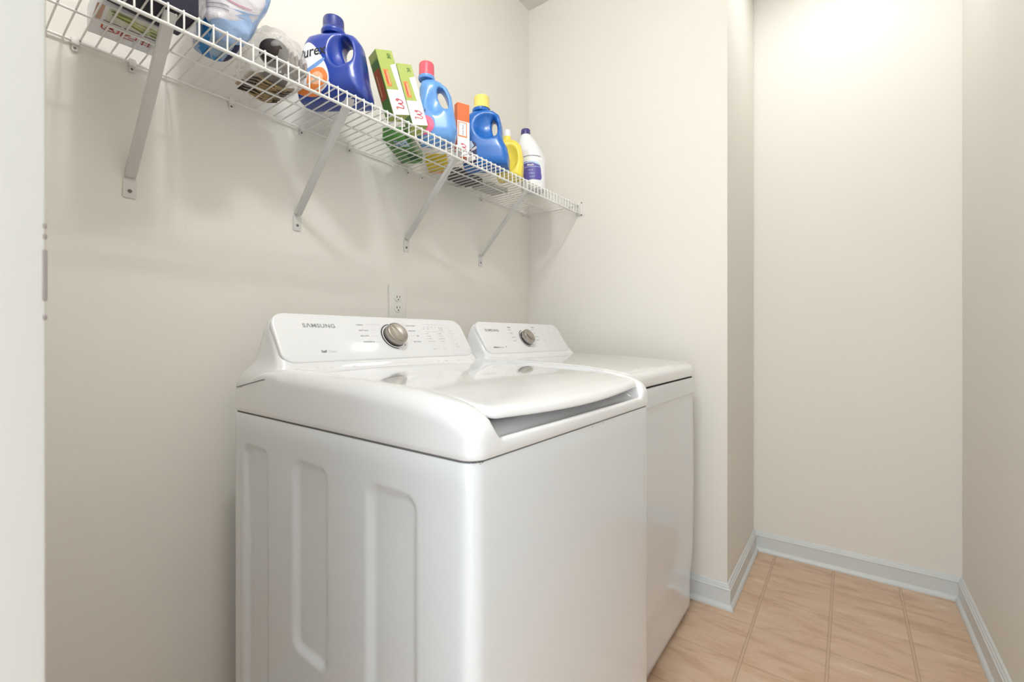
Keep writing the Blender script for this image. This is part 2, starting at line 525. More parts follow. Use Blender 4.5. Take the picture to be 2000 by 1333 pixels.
def top_cover(x0, x1, y0, y1, zb, parent, notch, lead=0.0):
    """top cover as rings running inwards from the outer edge"""
    seg, nx, ny = 10, 90, 90
    prof = [(0.0, 'b'), (0.0, 'w')]
    ds = [0, .0008, .002, .004, .0065, .010, .014, .018, .023, .028, .034, .040, .0435, .0445, .0460, .050, .056, .066, .078, .09, .105, .12, .14, .17, .20, .24, .28, .32]
    rings = [[(x, y, zb) for x, y in rrect(x0 + .002, x1 - .002, y0 + .002, y1, .027, seg, nx, ny)],
             [(x, y, zb + .002) for x, y in rrect(x0, x1, y0, y1, .027, seg, nx, ny)],
             [(x, y, zb + .010) for x, y in rrect(x0, x1, y0, y1, .027, seg, nx, ny)]]
    for d in ds:
        d = min(d, (x1 - x0) / 2 - .004)
        R = rrect(x0 + d, x1 - d, y0 + d, y1 - d, max(.027 - d * .6, .004), seg, nx, ny)
        ring = []
        for x, y in R:
            dfy = y - y0
            # roundover radius: big at the sides, small at the front
            ds_ = min(x - x0, x1 - x); df_ = y - y0
            H = Hs(dfy + lead * sst(.12, .02, dfy))
            r = 0.034 * (1 - sst(.0, .5, 0)) if ds_ <= df_ else 0.016
            a = sst(-.03, .03, df_ - ds_)
            rs = .034 - (.026 if notch else .014) * sst(.52, .66, df_)
            r = 0.016 + (rs - 0.016) * a
            dd = min(d, r)
            z = H - r + math.sqrt(max(r * r - (r - dd) ** 2, 0))
            if notch:
                wx = sst(x0 + .041, x0 + .066, x) * sst(x1 - .041, x1 - .066, x)
                wy = sst(.15, .10, df_)
                rr = .009; dd = min(df_, rr)
                zn = .9170 - rr + math.sqrt(max(rr * rr - (rr - dd) ** 2, 0)) - .003 * sst(.008, .015, df_) + .018 * sst(.015, .058, df_)
                z = z * (1 - wx * wy) + min(z, zn) * wx * wy
                z -= .030 * sst(x0 + .0440, x0 + .0462, x) * sst(x1 - .0440, x1 - .0462, x) * sst(.572, .566, df_) * sst(.085, .10, df_) * (d > .044)
            ring.append((x, y, max(z, zb + .010)))
        rings.append(ring)
    V, F = loft(rings, True, True)
    return mesh_obj('top_cover', V, F, M['top'], parent, True, 60)

TH = math.atan2(.075, .117)                        # console lean
CN = Vector((0, -math.cos(TH), math.sin(TH)))      # console face normal
CU = Vector((0, math.sin(TH), math.cos(TH)))       # up along the face
YB, ZB, YT, ZT = -.335, 1.005, -.260, 1.122
PP = Vector((0, YB, ZB)) + CN * .004

def console(x0, x1, fx0, fx1, parent):
    xm = (x0 + x1) / 2
    rings = []
    L = [ # z, side inset, y front, y back
        (.940, .0015, -.345, -.143), (.955, .0015, -.350, -.150), (.972, .003, -.352, -.163), (.985, .008, -.350, -.178),
        (.995, .014, -.345, -.190), (1.005, .019, -.338, -.199), (1.018, .0225, None, -.207), (1.035, .0245, None, -.213),
        (1.055, .0265, None, -.219), (1.075, .028, None, -.226), (1.092, .0295, None, -.235), (1.103, .033, None, -.242),
        (1.110, .038, None, -.247), (1.1155, .046, None, -.2505), (1.119, .056, None, -.253), (1.121, .070, None, -.2555), (1.122, .095, None, -.2575)]
    fi = fx0 - x0 - .029                            # extra inset when the face is narrower
    for z, ins, yf, yb in L:
        ins = ins + fi * sst(.96, 1.02, z)
        if yf is None: yf = YB + (z - ZB) * math.tan(TH) + .0005
        if z > 1.115: yf += .0010 * (z - 1.115) * 300
        r = min(.020, (yb - yf) * .42)
        rings.append([(x, y, z) for x, y in rrect(x0 + ins, x1 - ins, yf, yb, r, 8, 30, 6)])
    V, F = loft(rings)
    c = mesh_obj('console', V, F, M['top'], parent, True, 50)
    # face panel
    Lf = (ZT - ZB) / math.cos(TH) + .001
    def outline(i):
        P = []
        rt, rb, n = .036 - i, .030 - i, 10
        x0_, x1_, z0_, z1_ = fx0 + i, fx1 - i, i, Lf - i
        for (cx, cz, r, a0) in ((x1_ - rb, z0_ + rb, rb, -90), (x1_ - rt, z1_ - rt, rt, 0), (x0_ + rt, z1_ - rt, rt, 90), (x0_ + rb, z0_ + rb, rb, 180)):
            for k in range(n + 1):
                a = math.radians(a0 + 90 * k / n); P.append((cx + r * math.cos(a), cz + r * math.sin(a)))
        return P
    O = Vector((0, YB, ZB))
    R = []
    for i, h in ((0, -.006), (0, .0005), (.0008, .002), (.0025, .0034), (.005, .004)):
        R.append([O + Vector((x, 0, 0)) + CU * z + CN * h for x, z in outline(i)])
    V, F = loft(R)
    mesh_obj('face_panel', V, F, M['panel'], parent, True, 50)
    return c

def fpt(u, v): return at_plane(u, v, PP, CN)       # photo point on the console face plane
def ftext(mb, txt, u, v, h, wx=1.0, shear=0, bold=0.0, spacing=1.0):
    V, F = text_data(txt, h, shear, bold, 'LEFT', spacing, wx)
    flat_mb(mb, V, F, fpt(u, v), (1, 0, 0), CU, CN)
def fline(mb, P, w=.0007):
    V, F = ribbon2d([(0, 0)], w)
    Q = [fpt(*p) for p in P]
    o = Q[0]; V, F = ribbon2d([((q - o).x, (q - o).dot(CU)) for q in Q], w)
    flat_mb(mb, V, F, o, (1, 0, 0), CU, CN)
def fdot(mb, u, v, w=.002, h=.002):
    V = [(-w / 2, -h / 2), (w / 2, -h / 2), (w / 2, h / 2), (-w / 2, h / 2)]
    flat_mb(mb, V, [(0, 1, 2, 3)], fpt(u, v), (1, 0, 0), CU, CN)

def knob(u, v, r, parent):
    c = fpt(u, v)
    R = Matrix((Vector((1, 0, 0)), CU, CN)).transposed().to_4x4()
    T = Matrix.Translation(c) @ R
    mb = MB(); n = 60                               # open printed ring
    V = []; F = []
    for k in range(n + 1):
        a = math.radians(95 + 175 * k / n)
        wd = .0011 + .0008 * math.sin(math.pi * k / n)
        V += [((r + .0065 - wd) * math.cos(a), (r + .0065 - wd) * math.sin(a), .0005), ((r + .0065 + wd) * math.cos(a), (r + .0065 + wd) * math.sin(a), .0005)]
    for k in range(n): F.append((2 * k, 2 * k + 1, 2 * k + 3, 2 * k + 2))
    mb.add(V, F, T)
    a = math.radians(-48)
    mb.add([((r + .0065) * math.cos(a) + dx, (r + .0065) * math.sin(a) + dy, .0005) for dx, dy in ((-.0014, -.002), (.0008, -.002), (.0016, .003), (-.0004, .003))], [(0, 1, 2, 3)], T)
    mb.build('dial_ring', M['black'], parent, False)
    k_ = MB().lathe([(0, 0), (r + .0006, 0), (r + .0006, .004), (r - .001, .0045), (0, .0045)], 48, T).build('dial_base', M['black'], parent)
    kb = MB().lathe([(r - .0005, .004), (r, .0055), (r - .0004, .018), (r - .0022, .0225), (r - .005, .0238), (r * .6, .0222), (r * .3, .0212), (0.0005, .0208)], 56, T)
    kk = kb.build('dial', M['chrome'], parent, True, 35)
    g = MB(); Rz = T @ Matrix.Rotation(math.radians(-58), 4, 'Z')
    V = []; F = []
    m = 24
    for i in range(m + 1):
        s = -1 + 2 * i / m; x = s * (r - .005); h = .0215 + .0042 * math.sqrt(max(0, 1 - s * s)); wv = .0085 * (1 - .35 * s * s)
        V += [(x, -wv, .0205), (x, -wv * .35, h), (x, wv * .35, h), (x, wv, .0205)]
    for i in range(m):
        for j in range(3): F.append((4 * i + j, 4 * i + j + 1, 4 * i + 5 + j, 4 * i + 4 + j))
        F.append((4 * i + 3, 4 * i, 4 * i + 4, 4 * i + 7))
    F += [(0, 1, 2, 3), (4 * m, 4 * m + 1, 4 * m + 2, 4 * m + 3)]
    g.add(V, F, Rz).build('grip', M['chrome'], kk, True, 60)

BRAND = 'S\u039bMSUNG'
# ---- washer
WX0, WX1, WY0, WY1 = .457, 1.143, -.919, -.142
wa = thing('washing_machine', 'white top-loading washing machine in front, console reading SelfClean', 'washing machine', (0, 0, 0))
cabinet(WX0, WX1, WY0, WY1, .022, .889, wa, True)
MB().prism(rrect(WX0 + .0025, WX1 - .0025, WY0 + .003, WY1 - .006, .025, 8, 4, 4), .885, .898).build('gap_strip', M['seam'], wa, False)
top_cover(WX0, WX1, WY0 - .003, WY1, .8920, wa, True)
console(WX0, WX1, .486, 1.114, wa)
for fx, fy in ((WX0 + .05, WY0 + .05), (WX1 - .05, WY0 + .05), (WX0 + .05, WY1 - .05), (WX1 - .05, WY1 - .05)):
    MB().lathe([(.02, 0), (.022, .004), (.012, .010), (.012, .03)], 16, Matrix.Translation((fx, fy, 0))).build('foot', M['black'], wa)

def lid():
    x0, x1, y0, y1 = .5050, 1.0950, WY0 + .012, -.345
    seg, nx, ny = 8, 70, 70
    def bow(x, y):
        k = 1 - ((x - .8) / .2965) ** 2
        return y - .013 * k * sst(-.55, -.90, y)
    def hz(x, y):
        df = y - (WY0 + .003)
        z = Hs(df + .020) * (1 - sst(.1, .3, df)) + Hs(df) * sst(.1, .3, df) - .0055
        k = 1 - ((x - .8) / .2965) ** 2
        if df < .07: z -= .003 * k * (1 - max(df, -.03) / .07)
        return z + .0042 * k * sst(.0, .3, df) + .0025 * sst(.06, .0, df)
    rings = []
    th = .013
    def ring(d, dz):
        return [(x, bow(x, y), hz(x, bow(x, y)) - dz) for x, y in rrect(x0 + d, x1 - d, y0 + d, y1 - d, max(.022 - d, .003), seg, nx, ny)]
    for d in (.25, .15, .08, .04): rings.append(ring(d, .016))
    rings.append(ring(.014, .0155))
    rings.append(ring(.004, .0140)); rings.append(ring(.0008, .0120)); rings.append(ring(0, .0095))
    rings.append(ring(.0005, .0075)); rings.append(ring(.002, .0045)); rings.append(ring(.0045, .002)); rings.append(ring(.009, .0005)); rings.append(ring(.014, 0))
    for d in (.02, .03, .04, .055, .07, .09, .11, .13, .16, .19, .22, .25, .275, .29): rings.append(ring(d, 0))
    V, F = loft(rings)
    o = mesh_obj('lid', V, F, M['top'], wa, True, 60)
    o['label'] = 'glossy white lid with curved front lip'
lid()
# seam at the back of the left side, rust chips along the gap
def on_left(u, v):
    d = ray(u, v); return CAM + d * ((WX0 - .0005) / d.x)
sm = MB()
a, b = on_left(462, 756), on_left(516, 741.5)
sm.add([a + Vector((-.0006, 0, -.0006)), b + Vector((-.0006, 0, -.0008)), b + Vector((-.0006, 0, .0008)), a + Vector((-.0006, 0, .0006)),
        a + Vector((.003, 0, -.0006)), b + Vector((.003, 0, -.0008)), b + Vector((.003, 0, .0008)), a + Vector((.003, 0, .0006))],
       [(0, 1, 2, 3), (4, 5, 6, 7), (0, 1, 5, 4), (1, 2, 6, 5), (2, 3, 7, 6), (3, 0, 4, 7)])
sm.build('side_seam', M['ink2'], wa, False)
rnd = random.Random(3)
def chip(q, s):
    ru = MB()
    for _ in range(3):
        r = s * .0005 * rnd.uniform(.6, 1.1)
        ru.lathe([(r * .3, -r * .5), (r, 0), (r * .3, r * .5)], 7, Matrix.Translation(q + Vector((rnd.uniform(-1, 1), -.2, rnd.uniform(-.6, .6))) * s * .0006))
    ru.build('rust_chip', M['rust'], wa, False)
for ph, s in ((35, 1.6), (48, 2.2), (56, 2.4), (66, 2.2), (78, 1.8)):
    a_ = math.radians(ph); chip(Vector((WX0 + .026 - .0265 * math.cos(a_), WY0 + .026 - .0275 * math.sin(a_), .8902)), s)
for u, v, s in ((938, 907.5, 1.3), (1157, 835, 1.6), (1178, 826, 1.8), (1150, 837, 1.2)): chip(at_y(u, v, WY0 - .0006), s)

pr = MB(); ftext(pr, BRAND, 591.5, 639.5, .0158, 1.12, 0, .0004, 1.08); pr.build('brand_lettering', M['ink'], wa, False)
pr = MB(); ftext(pr, 'Self', 628.5, 689.5, .0100, 1.0, 0, .00025); pr.build('self_lettering', M['ink2'], wa, False)
pr = MB(); ftext(pr, 'Clean', 641.6, 689.3, .0100, 1.05); pr.build('clean_lettering', M['inkl'], wa, False)
for t_, u, v, wx in (('NORMAL', 695.5, 636.2, .95), ('HEAVY DUTY', 700.5, 647.0, .95), ('DELICATES', 704.5, 657.8, .95), ('WATERPROOF', 709.8, 669.5, .98),
                     ('QUICK WASH', 793.0, 637.8, .95), ('RINSE+SPIN', 798.0, 648.0, .95), ('SPIN', 814.0, 658.0, .95), ('SELF CLEAN', 808.5, 668.8, .95)):
    pr = MB(); ftext(pr, t_, u, v, .0056, wx); pr.build('cycle_lettering', M['ink2'], wa, False)
for P in ([(714, 634), (742, 634.3)], [(726, 645), (738, 645.3)], [(727, 656.5), (737, 656.6)], [(736, 668), (744, 668.2)],
          [(780, 635.6), (791, 636)], [(800, 656.5), (811, 656.5)], [(800, 667), (806, 667)],
          [(825, 634), (850, 634.6), (864, 635.8)], [(830, 648.5), (868, 649)],
          [(873, 638), (877, 650), (880, 652), (888, 652)], [(881, 656), (888, 676), (892, 679), (900, 679)],
          [(839, 672), (842, 679), (848, 682), (856, 681), (860, 675)], [(863, 672), (867, 679), (871, 684)]):
    pr = MB(); fline(pr, P, .0006); pr.build('printed_line', M['inkl'], wa, False)
for u, v in ((827.5, 639.5), (835, 639.8), (842.5, 640), (849.5, 640.4), (856, 641), (858, 645.3), (830.5, 652.2), (833.3, 657.2), (835.5, 662.2), (837.2, 667),
             (854.5, 652.4), (857, 657.2), (858.7, 662), (861, 667)):
    pr = MB(); fdot(pr, u, v, .0022, .0016); pr.build('indicator_mark', M['ink2'], wa, False)
pr = MB()
for t_, u, v in (('SOIL', 825.5, 643.8), ('SPIN', 834, 644), ('HIGH', 858.5, 642), ('MED', 861, 646.3), ('HOT', 833, 653.2), ('WARM', 836, 658.2), ('COOL', 838, 663), ('TAP COLD', 840, 668),
                 ('SUPER', 857, 653.3), ('HEAVY', 860, 658), ('NORMAL', 861, 663), ('LIGHT', 864, 668), ('Temp', 847, 683), ('Soil', 869, 683), ('Delay', 879, 648), ('Start', 888, 664), ('Pause', 890.5, 673.5), ('Power', 892, 678)):
    pr = MB(); ftext(pr, t_, u, v, .0045, .95); pr.build('option_lettering', M['ink'], wa, False)
knob(769.5, 657.5, .0335, wa)

# ---- dryer
DX0, DX1, DY0, DY1 = 1.158, 1.808, -.860, -.142
dr = thing('clothes_dryer', 'white clothes dryer behind the washer, against the right wall', 'clothes dryer')
cabinet(DX0, DX1, DY0, DY1, .030, .9145, dr, False, fascia=.858)
MB().prism(rrect(DX0 + .006, DX1 - .006, DY0 + .008, DY1 - .006, .022, 8, 4, 4), .910, .926).build('gap_strip', M['dark'], dr, False)
top_cover(DX0, DX1, DY0 - .002, DY1, .9205, dr, False, .022)
console(DX0, DX1, 1.192, 1.752, dr)
for fx, fy in ((DX0 + .05, DY0 + .05), (DX1 - .05, DY0 + .05), (DX0 + .05, DY1 - .05), (DX1 - .05, DY1 - .05)):
    MB().lathe([(.02, 0), (.022, .004), (.012, .010), (.012, .034)], 16, Matrix.Translation((fx, fy, 0))).build('foot', M['black'], dr)
pr = MB(); ftext(pr, BRAND, 948, 647.6, .0150, 1.1, 0, .0004, 1.08); pr.build('brand_lettering', M['ink'], dr, False)
pr = MB(); ftext(pr, 'Moisture', 965, 680.2, .0085, 1.0, 0, .0003); pr.build('moisture_lettering', M['ink2'], dr, False)
pr = MB(); ftext(pr, 'Sensor', 977, 680.2, .0085, 1.0); pr.build('sensor_lettering', M['ink'], dr, False)
pr = MB()
P = catmull([(0, .0048), (-.0020, 0), (0, -.0026), (.0020, 0), (0, .0048)], 6)
flat_mb(pr, P[:-1], [tuple(range(len(P) - 1))], fpt(988.8, 677.8), (1, 0, 0), CU, CN); pr.build('drop_mark', M['black'], dr, False)
for u in (993.2, 1039.5):
    pr = MB(); fdot(pr, u, 640.0, .019, .0026); pr.build('heading_bar', M['ink2'], dr, False)
for t_, u, v in (('NORMAL', 991.5, 645.5), ('TIME DRY', 995.5, 652.2), ('PERM PRESS', 1000, 659.8), ('AIR FLUFF', 1003, 667),
                 ('NORMAL', 1037.5, 645.3), ('HEAVY', 1042.5, 652), ('DELICATE', 1046.5, 658.8), ('WRINKLE', 1048, 665.8)):
    pr = MB(); ftext(pr, t_, u, v, .0054, .9); pr.build('cycle_lettering', M['ink2'], dr, False)
for u, v, t_ in ((1057, 650.5, 'HIGH'), (1059, 656, 'MED'), (1061.5, 661, 'LOW'), (1062, 666, 'MORE DRY'), (1066, 645, 'TIME'), (1072, 651, 'LEVEL'), (1073, 657, 'DRY'), (1075, 662.5, '40'), (1076, 667, '60'),
                 (1079, 652, 'Signal'), (1087, 663, 'Start'), (1089, 668, 'Pause'), (1072, 672, 'Temp'), (1068, 676.5, 'Time'), (1082, 675, 'Dry')):
    pr = MB(); ftext(pr, t_, u, v, .0048, .9); pr.build('option_lettering', M['ink'], dr, False)
knob(1027.5, 661.5, .0315, dr)

# ------------------------------------------------------------------ outlet
M['plate'] = mat('outlet_plastic', srgb(229, 226, 219), 0.35)
M['slot'] = mat('outlet_slot', srgb(70, 66, 62), 0.8)
pc = at_y(775.5, 592, 0)
ou = thing('wall_outlet', 'white duplex outlet on the wall above the front console', 'outlet', (pc.x, 0, pc.z))
MB().rbox(-.0395, .0395, -.006, 0, -.0645, .0645, .003, 3).build('cover_plate', M['plate'], ou)
for dz in (.0195, -.0195):
    pts = []
    for k in range(40):
        a = 2 * math.pi * k / 40; x = .0175 * math.cos(a); z = .0165 * math.sin(a)
        pts.append((x, max(-.0142, min(.0142, z))))
    Mx = Matrix.Translation((0, 0, dz)) @ Matrix.Rotation(math.pi / 2, 4, 'X')
    rc = MB().prism(pts, .004, .0078, Mx).build('receptacle', M['plate'], ou)
    MB().box(-.0075, -.0052, -.0086, -.006, dz - .002, dz + .0065).build('slot', M['slot'], rc, False)
    MB().box(.0052, .0072, -.0086, -.006, dz - .001, dz + .0060).build('slot', M['slot'], rc, False)
    s_ = MB().lathe([(.0024, .006), (.0024, .0086)], 12, Matrix.Translation((0, 0, dz - .0075)) @ Matrix.Rotation(math.pi / 2, 4, 'X'))
    s_.build('ground_hole', M['slot'], rc, False)
MB().lathe([(.0028, .005), (.0028, .0072), (.0015, .0076)], 14, Matrix.Rotation(math.pi / 2, 4, 'X')).build('screw', M['plate'], ou)

# ------------------------------------------------------------------ wire shelf
M['wire'] = mat('white_vinyl_wire', srgb(236, 234, 230), 0.32)
M['brace'] = mat('white_painted_steel', srgb(208, 206, 203), 0.38)
M['clip'] = mat('white_clip', srgb(232, 229, 224), 0.45)
M['screw'] = mat('dull_screw', srgb(112, 104, 98), 0.5, 0.4)
ZD, YFR = 1.7040, -.2950                     # deck wire centre height, front lip
RW = .0018
TOP = ZD + RW                                # what stands on the deck stands here
def at_z(u, v, z): 
    d = ray(u, v); return CAM + d * ((z - CAM.z) / d.z)
sh = thing('wire_shelf', 'long white wire shelf with diagonal braces above the washer and dryer', 'shelf', (XA, 0, ZD))
SHO = Vector((XA, 0, ZD))
def sbuild(mb, name, m, parent=None, **k):
    mb.V = [Vector(v) - SHO for v in mb.V]
    return mb.build(name, m, parent or sh, **k)
deck = MB()
x = 0.060 - 18 * .0254
while x < X1 - .004:
    deck.tube([(x, -.004, ZD), (x, YFR + .003, ZD), (x, YFR + .0008, ZD - .0009), (x, YFR, ZD - .003), (x, YFR, ZD - .041)], RW, 6)
    x += 0.0254
sbuild(deck, 'deck_wires', M['wire'])
for nm, y, z, r in (('front_rail', YFR + .0035, ZD - .0040, .0030), ('lip_rail', YFR + .0028, ZD - .0410, .0038), ('middle_rail', -.130, ZD - .0042, .0026), ('back_rail', -.0075, ZD - .0040, .0028)):
    sbuild(MB().tube([(XA + .002, y, z), (X1 - .005, y, z)], r, 10), nm, M['wire'])
for u, v in ((145, 78), (256, 130), (450, 190), (587, 257), (680, 290), (795, 335), (822, 345), (938, 382), (1020, 413)):
    X = at_y(u, v, 0).x
    cl = MB().rbox(X - .0065, X + .0065, -.013, -.0005, ZD - .012, ZD + .004, .002, 2).rbox(X - .005, X + .005, -.006, -.0005, ZD - .024, ZD - .010, .002, 2)
    c = sbuild(cl, 'wall_clip', M['clip'])
    sc = MB().lathe([(.0026, 0), (.0026, .0012), (.001, .0016)], 12, Matrix.Translation((X, -.006, ZD - .018)) @ Matrix.Rotation(math.pi / 2, 4, 'X'))
    sbuild(sc, 'screw', M['screw'], c)
for u, v in ((253, 372), (580, 437), (793, 480), (938, 508)):
    X = at_y(u, v, 0).x; zf = 1.408
    mb = MB()
    a = Vector((X, YFR + .016, ZD - .012)); b = Vector((X, -.010, 1.434))
    d = (b - a).normalized(); nrm = Vector((0, -d.z, d.y)); nrm = nrm if nrm.z < 0 else -nrm
    W, T_, D_ = .0105, .0016, .010
    # U channel: web facing down, two flanges
    sec = [(-W, D_), (-W, .002), (-W + .002, 0), (W - .002, 0), (W, .002), (W, D_), (W - T_, D_), (W - T_, T_ + .001), (-W + T_, T_ + .001), (-W + T_, D_)]
    rings = []
    for p, tw in ((a - d * .004, 1.0), (a + d * .03, 1.0), (b - d * .02, 1.0), (b, .95)):
        rings.append([p + Vector((sx * tw, 0, 0)) - nrm * sy for sx, sy in sec])
    Vv, Ff = loft(rings); mb.add(Vv, Ff)
    br = sbuild(mb, 'support_brace', M['brace'], None, sharp=30)
    ft = MB()
    pts = [(-.0125, -.024), (.0125, -.024), (.0125, .016), (.009, .028), (-.009, .028), (-.0125, .016)]
    pts2 = []
    for k in range(len(pts)):
        p0, p1, p2 = Vector(pts[k - 1]), Vector(pts[k]), Vector(pts[(k + 1) % len(pts)])
        e0, e1 = (p0 - p1).normalized() * .004, (p2 - p1).normalized() * .004
        for t in (0, .25, .5, .75, 1): pts2.append(tuple((p1 + e0 * (1 - t) ** 2 + e1 * t ** 2)))
    ft.prism(pts2, .0005, .0030, Matrix.Translation((X, 0, zf + .004)) @ Matrix.Rotation(math.pi / 2, 4, 'X'))
    f_ = sbuild(ft, 'foot_plate', M['brace'], br)
    sbuild(MB().lathe([(.0042, .002), (.0040, .0042), (.0022, .0052), (.0005, .0053)], 14, Matrix.Translation((X, 0, zf - .004)) @ Matrix.Rotation(math.pi / 2, 4, 'X')), 'screw', M['screw'], br)
# end cup on the right wall
eb = MB().rbox(X1 - .004, X1 - .0002, -.312, -.278, ZD - .048, ZD + .014, .0015, 2)
eb.rbox(X1 - .014, X1 - .002, -.3035, -.3005, ZD - .046, ZD + .002, .001, 1).rbox(X1 - .014, X1 - .002, -.288, -.285, ZD - .046, ZD + .002, .001, 1)
eb.rbox(X1 - .014, X1 - .002, -.3035, -.285, ZD - .049, ZD - .0455, .001, 1)
e_ = sbuild(eb, 'end_bracket', M['clip'])
for y, z in ((-.3085, ZD + .008), (-.3085, ZD - .050)):
    sbuild(MB().lathe([(.0032, .0), (.0032, .0016), (.001, .002)], 12, Matrix.Translation((X1 - .004, y, z)) @ Matrix.Rotation(-math.pi / 2, 4, 'Y')), 'screw', M['screw'], e_)

# ------------------------------------------------------------------ plastics
def plast(name, rgb, rough=.3, coat=.2, **k):
    return mat(name, srgb(*rgb), rough, coat=coat, **k)
M['blue'] = plast('deep_blue_plastic', (38, 66, 160), .26)
M['bluecap'] = plast('navy_cap_plastic', (34, 52, 128), .22)
M['sky'] = plast('sky_blue_plastic', (104, 160, 226), .3)
M['pinkcap'] = plast('pink_cap_plastic', (226, 92, 108), .35)
M['azure'] = plast('azure_blue_plastic', (22, 104, 190), .28)
M['yelcap'] = plast('pale_yellow_cap', (240, 222, 120), .35)
M['yellow'] = plast('yellow_plastic', (246, 222, 84), .35)
M['bleach'] = plast('white_bottle_plastic', (238, 239, 242), .35)
M['violet'] = plast('violet_label', (92, 84, 168), .45)
M['violetcap'] = plast('violet_cap', (62, 50, 120), .35)
def P_(n, rgb, r=.5): M[n] = mat(n + '_print', srgb(*rgb), r); return M[n]
P_('lwhite', (240, 240, 244)); P_('lorange', (238, 138, 70)); P_('lpink', (232, 100, 140)); P_('lblue', (120, 160, 220)); P_('lnavy', (34, 40, 84))
P_('lred', (206, 62, 74)); P_('lgreen', (174, 188, 100)); P_('ldgreen', (86, 128, 58)); P_('lbrown', (176, 84, 44)); P_('lpeach', (250, 190, 150)); P_('lpaleb', (190, 214, 240))
P_('lgrey', (150, 150, 158)); P_('lsky', (96, 150, 220)); P_('lblack', (36, 32, 34)); P_('lrose', (214, 70, 104))

def jug(nm, label, cat, loc, rz, outline, prof, hole, recess, k, lo, hi, m, h=.0035, extra=None, kx=None):
    """outline: polygon (x,z); prof: [(z, half depth)]; hole: (cx,cz,rx,rz,tilt) or None"""
    t = thing(nm, label, cat, loc, rz)
    p2 = poly2(outline)
    zs = [p[0] for p in prof]; hs = [p[1] for p in prof]
    def f(x, y, z):
        d2 = p2(x, z) + k * .25
        hd = np.interp(z, zs, hs)
        dp = np.abs(y) - hd
        kk = kx or k * 1.6
        d = smax(d2, dp, kk)
        if recess:
            for (cx, cz, rx, rzz, ry, yy) in recess:
                for s in (-1, 1): d = smax(d, -ell(x, y, z, (cx, s * yy, cz), (rx, ry, rzz)), .006)
        if hole:
            cx, cz, rx, rzz, a = hole
            c, s = math.cos(a), math.sin(a)
            X_ = (x - cx) * c + (z - cz) * s; Z_ = -(x - cx) * s + (z - cz) * c
            dh = (np.sqrt((X_ / rx) ** 2 + (Z_ / rzz) ** 2) - 1) * min(rx, rzz)
            d = smax(d, -dh, .010)
        if extra: d = extra(d, x, y, z)
        return smax(d, -z, .004)
    b = implicit('bottle_body', f, lo, hi, h, m, t)
    return t, b
def cap(t, x, z0, z1, r, m, ribs=36, flare=0.0, collar=None, top=0.0):
    n = ribs * 2; prof = [(z0, r + flare), (z0 + .004, r + flare * .6), (z0 + .008, r), (z1 - .006, r - .0006), (z1 - .002, r - .002), (z1, r - .005)]
    rings = [[((x + (rr - (.0007 if (k % 2 and 0 < i < 4) else 0)) * math.cos(2 * math.pi * k / n)), (rr - (.0007 if (k % 2 and 0 < i < 4) else 0)) * math.sin(2 * math.pi * k / n), z) for k in range(n)] for i, (z, rr) in enumerate(prof)]
    V, F = loft(rings)
    c = mesh_obj('cap', V, F, m, t, True, 50)
    return c
def fr(u, v): return ((u, -.35, v), (0, 1, 0))
def rr_outline(x0, x1, z0, z1, r, n=6):
    P = []
    for cx, cz, a0 in ((x1 - r, z0 + r, -90), (x1 - r, z1 - r, 0), (x0 + r, z1 - r, 90), (x0 + r, z0 + r, 180)):
        for k in range(n + 1): a = math.radians(a0 + 90 * k / n); P.append((cx + r * math.cos(a), cz + r * math.sin(a)))
    return P
def dens(P, n=6):
    out = []
    for i in range(len(P)):
        a, b = P[i], P[(i + 1) % len(P)]
        for k in range(n): out.append((a[0] + (b[0] - a[0]) * k / n, a[1] + (b[1] - a[1]) * k / n))
    return out
def closed(P, k=6):
    Q = P + P[:3]; c = catmull(Q, k); return c[k: k + len(P) * k]
def btext(body, parent, name, txt, x, z, h, m, wx=1, shear=0, bold=0.0, rot=0.0, lift=.0012):
    V, F = text_data(txt, h, shear, bold, 'LEFT', 1.0, wx)
    c, s = math.cos(rot), math.sin(rot)
    V = [(x + a * c - b * s, z + a * s + b * c) for a, b in V]
    # split long n-gons so that the lettering follows the curve
    bm = bmesh.new(); vs = [bm.verts.new((a, b, 0)) for a, b in V]
    for f in F:
        try: bm.faces.new([vs[i] for i in f])
        except ValueError: pass
    bmesh.ops.triangulate(bm, faces=bm.faces); bm.verts.index_update()
    V2 = [(v.co.x, v.co.y) for v in bm.verts]; F2 = [[v.index for v in f.verts] for f in bm.faces]; bm.free()
    return lay(name, bvh_of(body), V2, F2, m, parent, fr, lift)

# ---- big blue detergent jug
OUT = [(-.096, .004), (-.100, .03), (-.094, .10), (-.086, .158), (-.074, .184), (-.050, .193), (-.030, .200), (.012, .200), (.036, .196), (.060, .186), (.078, .160),
       (.084, .120), (.090, .075), (.100, .035), (.097, .004)]
t, b = jug('detergent_jug', 'large dark blue jug with navy cap and orange-white label', 'detergent jug', (.712, -.180, TOP), math.radians(-55), [(x * 1.04, z * 1.095) for x, z in OUT],
           [(0, .060), (.06, .063), (.13, .057), (.185, .045), (.22, .028)], (.040, .147, .0175, .040, .30), [(.028, .146, .033, .056, .036, .062)], .028, (-.12, -.09, -.008), (.12, .09, .235), M['blue'])
MB().lathe([(.030, .206), (.033, .212), (.033, .217), (.029, .222), (.022, .224)], 40, Matrix.Translation((-.010, 0, 0))).build('neck', M['blue'], t)
cap(t, -.010, .219, .256, .0285, M['bluecap'], 40, .003)
frp = lambda u, v: fr(u * 1.10, v * 1.10)
lab = closed([(-.078, .020), (-.084, .06), (-.079, .110), (-.070, .138), (-.054, .146), (-.036, .134), (-.016, .106), (.000, .072), (.004, .046), (-.006, .030), (-.03, .020)], 5)
patch('label', b, lab, M['lwhite'], t, frp, .0006, 14)
